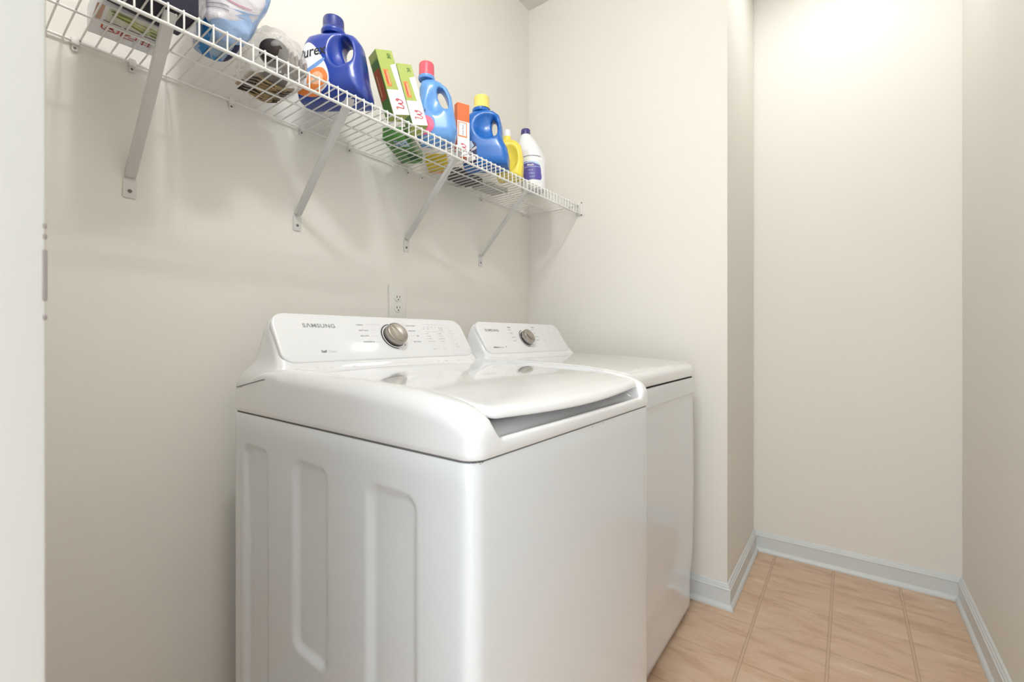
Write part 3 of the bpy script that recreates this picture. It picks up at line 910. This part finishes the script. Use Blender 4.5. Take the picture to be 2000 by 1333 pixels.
patch('label_swirl', b, closed([(-.050, .028), (-.046, .062), (-.028, .076), (-.010, .074), (.001, .054), (-.006, .034), (-.028, .024)], 5), M['lorange'], t, frp, .0010, 10)
patch('label_swirl', b, closed([(-.040, .040), (-.038, .058), (-.024, .066), (-.012, .058), (-.012, .044), (-.026, .036)], 5), M['lpeach'], t, frp, .0014, 8)
patch('label_band', b, closed([(-.078, .060), (-.050, .074), (-.014, .100), (-.010, .094), (-.04, .068), (-.070, .050)], 4), M['lblue'], t, frp, .0009, 6)
patch('label_band', b, closed([(-.080, .022), (-.070, .030), (-.05, .030), (-.02, .024), (-.03, .016), (-.06, .016)], 4), M['lorange'], t, frp, .0012, 6)
btext(b, t, 'lettering', 'Purex', -.0840, .108, .042, M['lblack'], .78, .25, .0006, .22, .0012)

# ---- sky blue softener jug with pink cap
OUT = [(-.052, .004), (-.066, .03), (-.070, .075), (-.064, .125), (-.058, .165), (-.060, .200), (-.052, .226), (-.034, .236), (-.006, .238), (.018, .228), (.044, .208), (.060, .176), (.064, .140),
       (.072, .095), (.078, .055), (.070, .02), (.056, .004)]
t, b = jug('softener_jug', 'light blue jug with pink cap and pink flower label', 'softener jug', (1.058, -.212, TOP), math.radians(-45), OUT,
           [(0, .044), (.05, .050), (.11, .046), (.17, .034), (.24, .026)], (.024, .160, .0145, .040, .32), [(.000, .150, .030, .052, .020, .046)], .022, (-.09, -.07, -.008), (.095, .07, .25), M['sky'], .003)
MB().lathe([(.026, .228), (.028, .233), (.027, .239), (.022, .243)], 40, Matrix.Translation((-.030, 0, 0))).build('neck', M['sky'], t)
cap(t, -.030, .238, .285, .0255, M['pinkcap'], 34, .001)
patch('label', b, closed([(-.066, .030), (-.068, .080), (-.060, .122), (-.046, .128), (-.026, .106), (-.006, .084), (.000, .060), (-.012, .034), (-.04, .022)], 5), M['lsky'], t, fr, .0006, 12)
patch('label_flower', b, closed([(-.062, .034), (-.060, .070), (-.046, .086), (-.020, .086), (-.004, .066), (-.008, .042), (-.034, .026)], 5), M['lpink'], t, fr, .0010, 10)
patch('label_flower', b, closed([(-.050, .046), (-.050, .064), (-.036, .074), (-.022, .066), (-.022, .050), (-.036, .042)], 5), M['lrose'], t, fr, .0014, 8)
patch('label_cloud', b, closed([(-.067, .086), (-.066, .112), (-.056, .118), (-.044, .108), (-.040, .096), (-.052, .084)], 5), M['lwhite'], t, fr, .0010, 8)
btext(b, t, 'lettering', 'Downy', -.083, .094, .024, M['lnavy'], .72, .2, .0006, .05)

# ---- azure jug with yellow cap
OUT = [(-.092, .004), (-.094, .06), (-.090, .13), (-.086, .185), (-.074, .215), (-.050, .232), (-.010, .238), (.030, .230), (.056, .208), (.066, .170), (.068, .120), (.076, .098),
       (.088, .078), (.094, .05), (.092, .004)]
t, b = jug('detergent_jug', 'medium blue jug with pale yellow cap and deep handle recess', 'detergent jug', (1.322, -.216, TOP), math.radians(-58), [(x * .98, z) for x, z in OUT],
           [(0, .056), (.08, .056), (.15, .050), (.20, .042), (.24, .030)], (.032, .158, .0110, .034, .12), [(.008, .162, .050, .054, .036, .056)], .018, (-.11, -.075, -.008), (.11, .075, .25), M['azure'])
MB().lathe([(.032, .226), (.034, .232), (.033, .238), (.028, .242)], 40, Matrix.Translation((-.022, 0, 0))).build('neck', M['azure'], t)
cap(t, -.020, .238, .288, .0300, M['yelcap'], 40, .004)
patch('label', b, closed([(-.090, .016), (-.092, .09), (-.090, .15), (-.078, .160), (-.070, .13), (-.062, .100), (-.034, .088), (-.030, .04), (-.036, .014), (-.06, .010)], 5), M['lnavy'], t, fr, .0006, 14)
patch('label_burst', b, dens([(-.088, .06), (-.074, .100), (-.050, .096), (-.040, .078), (-.060, .056), (-.076, .040)], 4), M['lpaleb'], t, fr, .0010, 8)
patch('label_text_box', b, dens([(-.070, .022), (-.070, .040), (-.034, .046), (-.034, .026)], 4), M['lwhite'], t, fr, .0012, 8)
btext(b, t, 'lettering', 'OXI', -.086, .108, .034, M['lwhite'], .7, .1, .001, 1.35)
btext(b, t, 'lettering', 'Clean', -.058, .052, .018, M['lwhite'], .8, .2, .0004, .5)

# ---- yellow bottle half hidden behind the azure jug
OUT = [(-.056, .004), (-.060, .08), (-.056, .140), (-.040, .170), (-.020, .182), (.004, .178), (.030, .168), (.050, .146), (.058, .110), (.060, .06), (.056, .004)]
t, b = jug('cleaner_bottle', 'yellow bottle with loop handle between blue jug and white bottle', 'bottle', (1.472, -.215, TOP), math.radians(-60), OUT,
           [(0, .044), (.08, .044), (.15, .034), (.19, .022)], None, [(.000, .090, .036, .056, .026, .044)], .016, (-.08, -.06, -.008), (.08, .06, .2), M['yellow'], .003)
MB().lathe([(.016, .172), (.016, .186), (.014, .19)], 30, Matrix.Translation((-.012, 0, 0))).build('neck', M['yellow'], t)
cap(t, -.012, .188, .216, .0150, M['lwhite'], 24)

# ---- white bottle with violet cap
def bfun(x, y, z):
    r = np.interp(z, [0, .004, .165, .208, .243, .28], [.049, .0535, .0535, .040, .022, .015])
    off = np.interp(z, [0, .12, .235], [0, 0, -.032])
    d = (np.sqrt((x - off) ** 2 + y ** 2) - r) * .8
    d = d + .0008 * np.maximum(0, np.sin(z * 2 * math.pi / .022)) * (x > .02) * (z < .17)
    hnd = capsule(x, y, z, (.040, 0, .135), (-.010, 0, .222), .012)
    d = smin(d, hnd, .016)
    d = smax(d, z - .248, .003)
    return smax(d, -z, .004)
t = thing('bleach_bottle', 'white bottle with violet cap and violet label nearest the right wall', 'bottle', (1.627, -.225, TOP), math.radians(-50))
b = implicit('bottle_body', bfun, (-.065, -.06, -.008), (.065, .06, .26), .0028, M['bleach'], t)
cap(t, -.0330, .246, .272, .0205, M['violetcap'], 26)
frl = lambda u, v: fr(u, v + .010)
patch('label', b, closed([(-.0468, .028), (-.0468, .100), (-.020, .104), (.006, .100), (.024, .088), (.0290, .060), (.0290, .028), (-.01, .027)], 5), M['violet'], t, frl, .0006, 14)
patch('label_band', b, dens([(-.0466, .126), (-.0466, .130), (-.01, .1305), (.026, .130), (.026, .1255), (-.01, .1265)], 4), M['lgrey'], t, frl, .0008, 6)
patch('label_band', b, dens([(-.0466, .080), (-.0466, .082), (-.01, .0825), (.0275, .082), (.0275, .080), (-.01, .0805)], 4), M['lpaleb'], t, frl, .0010, 6)
patch('label_band', b, dens([(-.0466, .0995), (-.0466, .1015), (-.015, .1065), (.010, .1020), (.026, .0900), (.024, .0870), (.008, .0985), (-.015, .1035)], 4), M['lpaleb'], t, frl, .0010, 6)
btext(b, t, 'lettering', 'Bleach', -.030, .096, .0115, M['lwhite'], .9, 0, .0003)
btext(b, t, 'lettering', 'fresh', -.026, .074, .0110, M['lpaleb'], .9, .1)
btext(b, t, 'lettering', 'clean', -.024, .060, .0130, M['lpaleb'], .9, .2)
btext(b, t, 'lettering', 'scent', -.020, .046, .0110, M['lpaleb'], .9, .1)

# ------------------------------------------------------------------ cartons
def decal(name, parent, V, F, O, ex, ey, n, m, lift): 
    mb = MB(); flat_mb(mb, V, F, O, ex, ey, n, lift); return mb.build(name, m, parent, False)
def quad(x0, x1, y0, y1): return [(x0, y0), (x1, y0), (x1, y1), (x0, y1)], [(0, 1, 2, 3)]
WLOOP = catmull([(-.016, .010), (-.010, .013), (-.009, .004), (-.010, -.008), (-.004, -.011), (.001, -.002), (.002, .006), (.004, -.004), (.008, -.010), (.013, -.004), (.015, .006), (.012, .012), (.010, .006), (.016, .004)], 6)
def script_w(s, rot):
    c, q = math.cos(rot), math.sin(rot)
    P = [((x * c - y * q) * s, (x * q + y * c) * s) for x, y in WLOOP]
    return ribbon2d(P, .0026 * s)
def box_rot(t, tilt):       # lean back towards the wall about local x
    return Matrix.Rotation(tilt, 4, 'X')
def green_carton(label, loc, rot, W, D, L):
    E = Euler([math.radians(a) for a in rot])
    t = thing('trash_bag_carton', label, 'carton', Vector(loc) + E.to_matrix() @ Vector((W / 2, 0, 0)))
    t.rotation_euler = E
    MB().rbox(-W / 2, W / 2, 0, D, 0, L, .0008, 1).build('carton', M['lgreen'], t, True, 30)
    f = ((0, 0, 0), (1, 0, 0), (0, 0, 1), (0, -1, 0)); s = ((-W / 2, D, 0), (0, -1, 0), (0, 0, 1), (-1, 0, 0))
    a = W / 2
    decal('front_print', t, [(-a, 0), (a, 0), (a, L * .80), (a - .019, L * .77), (a - .014, L * .39), (-a, L * .39)], [(0, 1, 2, 3, 4, 5)], *f, M['lwhite'], .0004)
    V, F = quad(-a + .006, -a + .021, L * .44, L * .70); decal('orange_panel', t, V, F, *f, M['lorange'], .0006)
    V, F = quad(-a + .009, -a + .012, L * .47, L * .67); decal('panel_stroke', t, V, F, *f, M['lred'], .0009)
    V, F = quad(-a + .015, -a + .018, L * .47, L * .67); decal('panel_stroke', t, V, F, *f, M['lpeach'], .0009)
    V, F = text_data('30', .016, 0, .0003); decal('count_lettering', t, [(y * -1 + .016, x + L * .86) for x, y in V], F, *f, M['ldgreen'], .0008)
    V, F = script_w(1.0, math.radians(82)); decal('script_mark', t, [(x + .004, y + L * .16) for x, y in V], F, *f, M['lred'], .0009)
    V, F = quad(0.003, D - .003, L * .02, L * .86); decal('side_print', t, V, F, *s, M['ldgreen'], .0004)
    V, F = quad(0.006, D - .008, L * .28, L * .74); decal('side_photo', t, V, F, *s, M['lbrown'], .0008)
    V, F = quad(0.015, .018, L * .34, L * .66); decal('photo_stroke', t, V, F, *s, M['lpeach'], .0011)
    V, F = quad(0, D, L * .868, L * .874); decal('lid_line', t, V, F, *s, M['ldgreen'], .0007)
    return t
green_carton('green and white carton leaning left beside the dark blue jug', (.829, -.281, 1.7100), (-3.4, -16.6, -11.3), .053, .048, .182)
green_carton('green and white carton leaning left beside the light blue jug', (.916, -.262, 1.7190), (-12.1, -10.7, -21.4), .049, .056, .210)

t = thing('dryer_sheet_carton', 'slim orange and white carton between light blue and medium blue jugs', 'carton', (1.166, -.232, TOP), math.radians(-22))
L, W, D = .187, .047, .026
MB().rbox(-W / 2, W / 2, -D / 2, D / 2, 0, L, .0008, 1).build('carton', mat('orange_card', srgb(236, 120, 70), .5), t, True, 30)
f = ((0, -D / 2, 0), (1, 0, 0), (0, 0, 1), (0, -1, 0))
V, F = quad(-W / 2, W / 2, 0, L * .66); decal('front_print', t, V, F, *f, M['lwhite'], .0004)
V, F = quad(-W / 2 + .003, W / 2 - .010, L * .36, L * .64); decal('peach_panel', t, V, F, *f, M['lorange'], .0007)
V, F = quad(-W / 2 + .006, W / 2 - .013, L * .385, L * .625); decal('name_panel', t, V, F, *f, M['lwhite'], .0009)
V, F = text_data('Dryer Sheets', .0085, 0, .0002); decal('name_lettering', t, [(-y + .000, x * .80 + L * .40) for x, y in V], F, *f, M['lgrey'], .0011)
V, F = script_w(.9, math.radians(82)); decal('script_mark', t, [(x + .000, y + L * .16) for x, y in V], F, *f, M['lred'], .0009)

# green carton of bags lying flat against the wall
M['ggreen'] = mat('green_film', srgb(84, 142, 62), .35, coat=.3, bump=(40, .3, .004)); M['gdark'] = P_('dark_green', (34, 92, 44))
def lying(nm, label, cat, loc, rz, sx, sy, sz, m, r=.006):
    t = thing(nm, label, cat, loc, rz)
    MB().rbox(-sx / 2, sx / 2, -sy / 2, sy / 2, 0, sz, r, 3).build('wrapper', m, t)
    return t
t = lying('green_bag_packet', 'green wrapped packet lying flat on the wires behind the green cartons', 'packet', (1.018, -.096, TOP + .0015), math.radians(33), .200, .082, .045, M['ggreen'])
dn = ((0, 0, 0), (1, 0, 0), (0, 1, 0), (0, 0, -1))
V, F = quad(-.096, -.050, -.038, .006); decal('printed_patch', t, V, F, *dn, M['lpaleb'], .0006)
rnd = random.Random(5); mb = MB()
for _ in range(22):
    x, y, s = rnd.uniform(-.092, -.052), rnd.uniform(-.036, .004), rnd.uniform(.002, .005)
    flat_mb(mb, [(x + s * math.cos(a), y + s * .7 * math.sin(a)) for a in [k * math.pi / 4 for k in range(8)]], [tuple(range(8))], *dn, .0009)
mb.build('leaf_pattern', M['ldgreen'], t, False)
V, F = quad(.000, .070, -.038, -.005); decal('dark_panel', t, V, F, *dn, M['gdark'], .0006)
M['ysheet'] = mat('yellow_film', srgb(236, 206, 52), .35, coat=.3, bump=(35, .4, .006))
t = lying('yellow_sponge_packet', 'yellow packet lying flat on the wires beside the green packet', 'packet', (1.192, -.082, TOP + .0015), math.radians(40), .100, .080, .040, M['ysheet'])
V, F = quad(.028, .046, -.03, .03); decal('printed_patch', t, V, F, *dn, M['lpeach'], .0006)

# ------------------------------------------------------------------ soft things
def noise3(x, y, z, seed, fr_):
    r = random.Random(seed); s = 0
    for i in range(7):
        a = [r.uniform(-1, 1) for _ in range(3)]; n = math.sqrt(sum(k * k for k in a)); f = fr_ * r.uniform(.6, 1.9); ph = r.uniform(0, 6.28)
        q = (a[0] * x + a[1] * y + a[2] * z) / n * f + ph
        s = s + np.abs(np.sin(q + .8 * np.sin(q * .7 + y * f * .5))) / 7
    return s
def rb(x, y, z, c, hx, r):
    qx, qy, qz = np.abs(x - c[0]) - hx[0] + r, np.abs(y - c[1]) - hx[1] + r, np.abs(z - c[2]) - hx[2] + r
    return np.sqrt(np.maximum(qx, 0) ** 2 + np.maximum(qy, 0) ** 2 + np.maximum(qz, 0) ** 2) + np.minimum(np.maximum(qx, np.maximum(qy, qz)), 0) - r

M['rag'] = mat('charcoal_cloth', srgb(112, 106, 108), .9, bump=(120, .5, .002)); M['ragl'] = mat('pale_cloth', srgb(206, 202, 198), .9)
t = thing('folded_cloth', 'dark grey cloth on the wires behind the orange carton', 'cloth', (1.350, -.062, TOP), math.radians(4))
implicit('folded_layers', lambda x, y, z: smax(rb(x, y, z, (0, 0, .018), (.085, .050, .018), .010) + .012 * noise3(x, y, z, 3, 90) - .003, -z, .002), (-.1, -.066, -.004), (.1, .066, .05), .0035, M['rag'], t)
t = thing('folded_cloth', 'off-white cloth on the wires behind the medium blue jug', 'cloth', (1.505, -.082, TOP), math.radians(-4))
implicit('folded_layers', lambda x, y, z: smax(rb(x, y, z, (0, 0, .010), (.070, .050, .012), .008) + .010 * noise3(x, y, z, 8, 90) - .003, -z, .002), (-.09, -.066, -.004), (.09, .066, .04), .0035, M['ragl'], t)

# white carrier bag with dark and tan things showing through
def film(name, rgb, alpha, rough=.25, bump=(22, .6, .01), tr=.35):
    m = mat(name, srgb(*rgb), rough, coat=.4, bump=bump)
    nt = m.node_tree; N, L = nt.nodes, nt.links
    out = N['Material Output']; b = N['Principled BSDF']
    t1 = N.new('ShaderNodeBsdfTransparent'); t2 = N.new('ShaderNodeBsdfTranslucent'); t2.inputs[0].default_value = srgb(*rgb)
    m1 = N.new('ShaderNodeMixShader'); m1.inputs[0].default_value = tr
    m2 = N.new('ShaderNodeMixShader'); m2.inputs[0].default_value = 1 - alpha
    L.new(b.outputs[0], m1.inputs[1]); L.new(t2.outputs[0], m1.inputs[2])
    L.new(m1.outputs[0], m2.inputs[1]); L.new(t1.outputs[0], m2.inputs[2]); L.new(m2.outputs[0], out.inputs[0])
    return m
M['bag'] = film('white_bag_film', (236, 232, 226), .34)
t = thing('carrier_bag', 'crumpled white plastic bag with dark things inside left of the dark blue jug', 'plastic bag', (.550, -.140, TOP + .001), math.radians(0))
def bagf(x, y, z):
    d = ell(x, y, z, (0, 0, .05), (.072, .115, .085))
    d = smin(d, ell(x, y, z, (.006, .03, .095), (.050, .060, .060)), .03)
    d = smin(d, capsule(x, y, z, (.014, .02, .11), (.050, .05, .170), .010), .028)
    return smax(d * .8 + .020 * (noise3(x, y, z, 11, 42) - .55), -z + .006, .004)
implicit('bag_film', bagf, (-.10, -.135, -.004), (.10, .135, .20), .0042, M['bag'], t)
M['brownish'] = mat('dark_brown_cloth', srgb(52, 42, 40), .8); M['tan'] = mat('tan_strap', srgb(176, 152, 112), .8); M['stripe'] = mat('grey_stripe_cloth', srgb(150, 138, 134), .85)
b1 = implicit('dark_contents', lambda x, y, z: smin(ell(x, y, z, (-.026, -.070, .052), (.036, .042, .034)), ell(x, y, z, (.004, .01, .024), (.044, .064, .020)), .01) + .006 * noise3(x, y, z, 2, 90), (-.075, -.13, -.002), (.075, .10, .13), .004, M['brownish'], t)
mb = MB(); rnd = random.Random(9)
for i in range(9):
    y0 = -.02 + i * .012; a = rnd.uniform(-.5, .5)
    mb.tube(catmull([(-.052 + rnd.uniform(-.004, .004), y0, .012 + rnd.uniform(0, .01)), (-.02, y0 + .015 * a, .004), (.02, y0 - .012 * a, .0035), (.050, y0 + .02 * a, .014)], 5), .0032, 6)
mb.build('tan_straps', M['tan'], t)
mb = MB()
for i in range(6):
    y0 = -.012 + i * .017; mb.tube(catmull([(-.050, y0 + .004, .008), (-.015, y0 - .008, .0055), (.020, y0 + .010, .0045), (.048, y0 - .004, .010)], 5), .0034, 6)
mb.build('dark_straps', M['brownish'], t)
mb = MB()
for i in range(5): mb.rbox(.000 + i * .011, .006 + i * .011, -.085, -.030, .035 - i * .003, .075 - i * .004, .0015, 1)
mb.build('striped_cloth', M['stripe'], t)

# paper towel pack in blue and clear wrap
M['wrapblue'] = film('milky_wrap', (238, 234, 240), .92, .2, (26, .7, .012), .25)
M['roll'] = mat('white_paper', srgb(238, 236, 238), .8)
t = thing('paper_roll_pack', 'tall pack in white and pale blue plastic wrap right of the navy box', 'paper pack', (.400, -.202, TOP + .002), math.radians(0))
def packf(x, y, z):
    lean = .22 * z
    hw = np.interp(z, [0, .03, .10, .2, .3], [.034, .046, .060, .070, .074])
    hd = np.interp(z, [0, .03, .10, .3], [.050, .072, .086, .088])
    qx, qy = np.abs(x - lean * .9 - .004) - hw, np.abs(y - .05 * z) - hd
    d = smax(qx, qy, .03); d = smax(d, z - .27, .03)
    return smax(d * .85 + .012 * (noise3(x, y, z, 21, 46) - .5), -z, .008)
pk = implicit('wrapped_rolls', packf, (-.09, -.12, -.004), (.18, .12, .29), .0045, M['wrapblue'], t)
M['palewrap'] = film('pale_blue_wrap', (176, 206, 246), .95, .2, (30, .7, .010), .2)
def under(u, v): return ((u, v, -.1), (0, 0, 1))
patch('blue_band', pk, closed([(-.040, .004), (-.046, .020), (-.020, .030), (.010, .040), (.050, .058), (.054, .030), (.040, .006), (0, .003)], 5), M['palewrap'], t, fr, .0012, 14)
def side(u, v): return ((.25, u, v), (-1, 0, 0))
patch('blue_edge', pk, closed([(-.070, .012), (-.075, .06), (-.070, .15), (-.060, .24), (.02, .24), (.03, .12), (.02, .03)], 5), M['palewrap'], t, side, .0012, 14)
pb = film('slate_blue_print', (150, 178, 208), .97, .35, (30, .4, .006), .1)
patch('underside_print', pk, closed([(-.032, -.048), (-.036, .03), (-.005, .046), (.036, .040), (.036, -.048), (0, -.052)], 5), pb, t, under, .0010, 10)
patch('blue_print', pk, dens([(-.034, -.050), (-.036, .006), (-.010, .040), (.008, .044), (-.008, .012), (-.020, -.020), (-.022, -.050)], 4), mat('bright_blue_print', srgb(22, 120, 190), .4), t, under, .0014, 8)
patch('blue_print', pk, dens([(.004, .026), (.012, .046), (.032, .042), (.020, .024)], 4), mat('mid_blue_print', srgb(60, 140, 205), .4), t, under, .0016, 8)
patch('navy_print', pk, dens([(.022, -.046), (.036, -.046), (.038, .036), (.028, .038)], 4), M['lnavy'], t, under, .0016, 8)
patch('pink_line', pk, dens([(-.01, .073), (.02, .074), (.045, .078), (.045, .080), (.02, .0775), (-.01, .076)], 4), mat('dusty_pink_print', srgb(196, 140, 160), .4), t, fr, .0016, 5)
for k, zz in enumerate((.050, .058, .084, .092, .120, .128)):
    patch('grey_line', pk, dens([(-.044, zz), (.0, zz + .003), (.0, zz + .0045), (-.044, zz + .0015)], 6), M['lgrey'], t, fr, .0016, 4)

# navy box resting on a white printed carton
t = thing('food_carton', 'white carton printed with green vegetables and red characters, leftmost, behind the navy box', 'carton', (.272, -.120, TOP + .003), math.radians(-3))
MB().rbox(-.060, .050, -.064, .064, 0, .050, .0015, 2).build('carton', M['lwhite'], t, True, 30)
V, F = quad(-.060, -.048, -.064, -.005); decal('brown_edge', t, V, F, *dn, mat('kraft_print', srgb(206, 172, 148), .6), .0004)
V, F = quad(-.042, .046, -.061, -.014); decal('photo_frame', t, V, F, *dn, mat('cream_print', srgb(226, 226, 206), .6), .0005)
gm = mat('leaf_green_print', srgb(128, 142, 70), .6); yg = mat('lime_print', srgb(206, 208, 140), .6)
for k, (cx, cy, rx, ry, a, m_) in enumerate(((-.018, -.030, .020, .010, .5, gm), (-.012, -.044, .020, .009, .3, yg), (.012, -.012, .024, .009, .7, yg), (.010, .004, .022, .0045, .75, gm), (.034, -.018, .010, .006, .4, gm),
                                  (.022, -.040, .016, .008, .2, yg), (-.022, -.060, .018, .008, .1, gm), (.036, .006, .010, .006, .4, gm))):
    c, s = math.cos(a), math.sin(a)
    V = [(cx + rx * math.cos(q) * c - ry * math.sin(q) * s, -.059 + (cy + .07 + rx * math.cos(q) * s + ry * math.sin(q) * c) * .48) for q in [i * math.pi / 10 for i in range(20)]]
    decal('vegetable_print', t, V, [tuple(range(20))], *dn, m_, .0008 + .0002 * k)
for i, (x0, x1) in enumerate(((-.044, -.016), (-.012, .014), (.020, .040))):
    V, F = quad(x0, x1, -.0095, -.006); decal('brown_line', t, V, F, *dn, mat('brown_line_print', srgb(150, 108, 100), .6), .0006)
rd = mat('red_print', srgb(196, 78, 66), .6)
for x, S_ in ((-.043, ('o', '/')), (-.012, ('|', '>', '_')), (.020, ('#',))):
    mb = MB()
    def st(P, w=.0030): P = [(a_, .003 + (b_ - .064) * 1.25) for a_, b_ in P]; V, F = ribbon2d(P, w); flat_mb(mb, V, F, *dn, .0007)
    if x < -.03: st(rr_outline(x, x + .026, .064, .084, .006) + [(x + .026, .070)]); st([(x + .006, .068), (x + .020, .080)]); st([(x + .006, .078), (x + .018, .072)], .004)
    elif x < 0: st([(x + .002, .064), (x + .002, .086)], .005); st([(x + .002, .080), (x + .014, .072)], .004); st([(x + .010, .066), (x + .024, .068), (x + .024, .080), (x + .012, .080)]); st([(x + .004, .087), (x + .022, .087)])
    else: st([(x, .068), (x + .018, .068)], .002); st([(x, .076), (x + .018, .076)], .002); st([(x, .084), (x + .018, .084)], .002); st([(x + .004, .064), (x + .004, .088)], .002); st([(x + .014, .064), (x + .014, .088)], .002)
    mb.build('red_character', rd, t, False)
M['navybox'] = mat('navy_box', srgb(24, 24, 46), .6)
t = thing('navy_box', 'dark navy box at the shelf front, left of the paper pack', 'box', (.280, -.241, TOP + .0005), math.radians(6))
MB().rbox(-.064, .060, -.046, .046, 0, .16, .003, 2).build('carton', M['navybox'], t, True, 30)
V, F = quad(-.05, .06, .12, .124); decal('gold_line', t, V, F, (0, -.046, 0), (1, 0, 0), (0, 0, 1), (0, -1, 0), M['lgrey'], .0006)
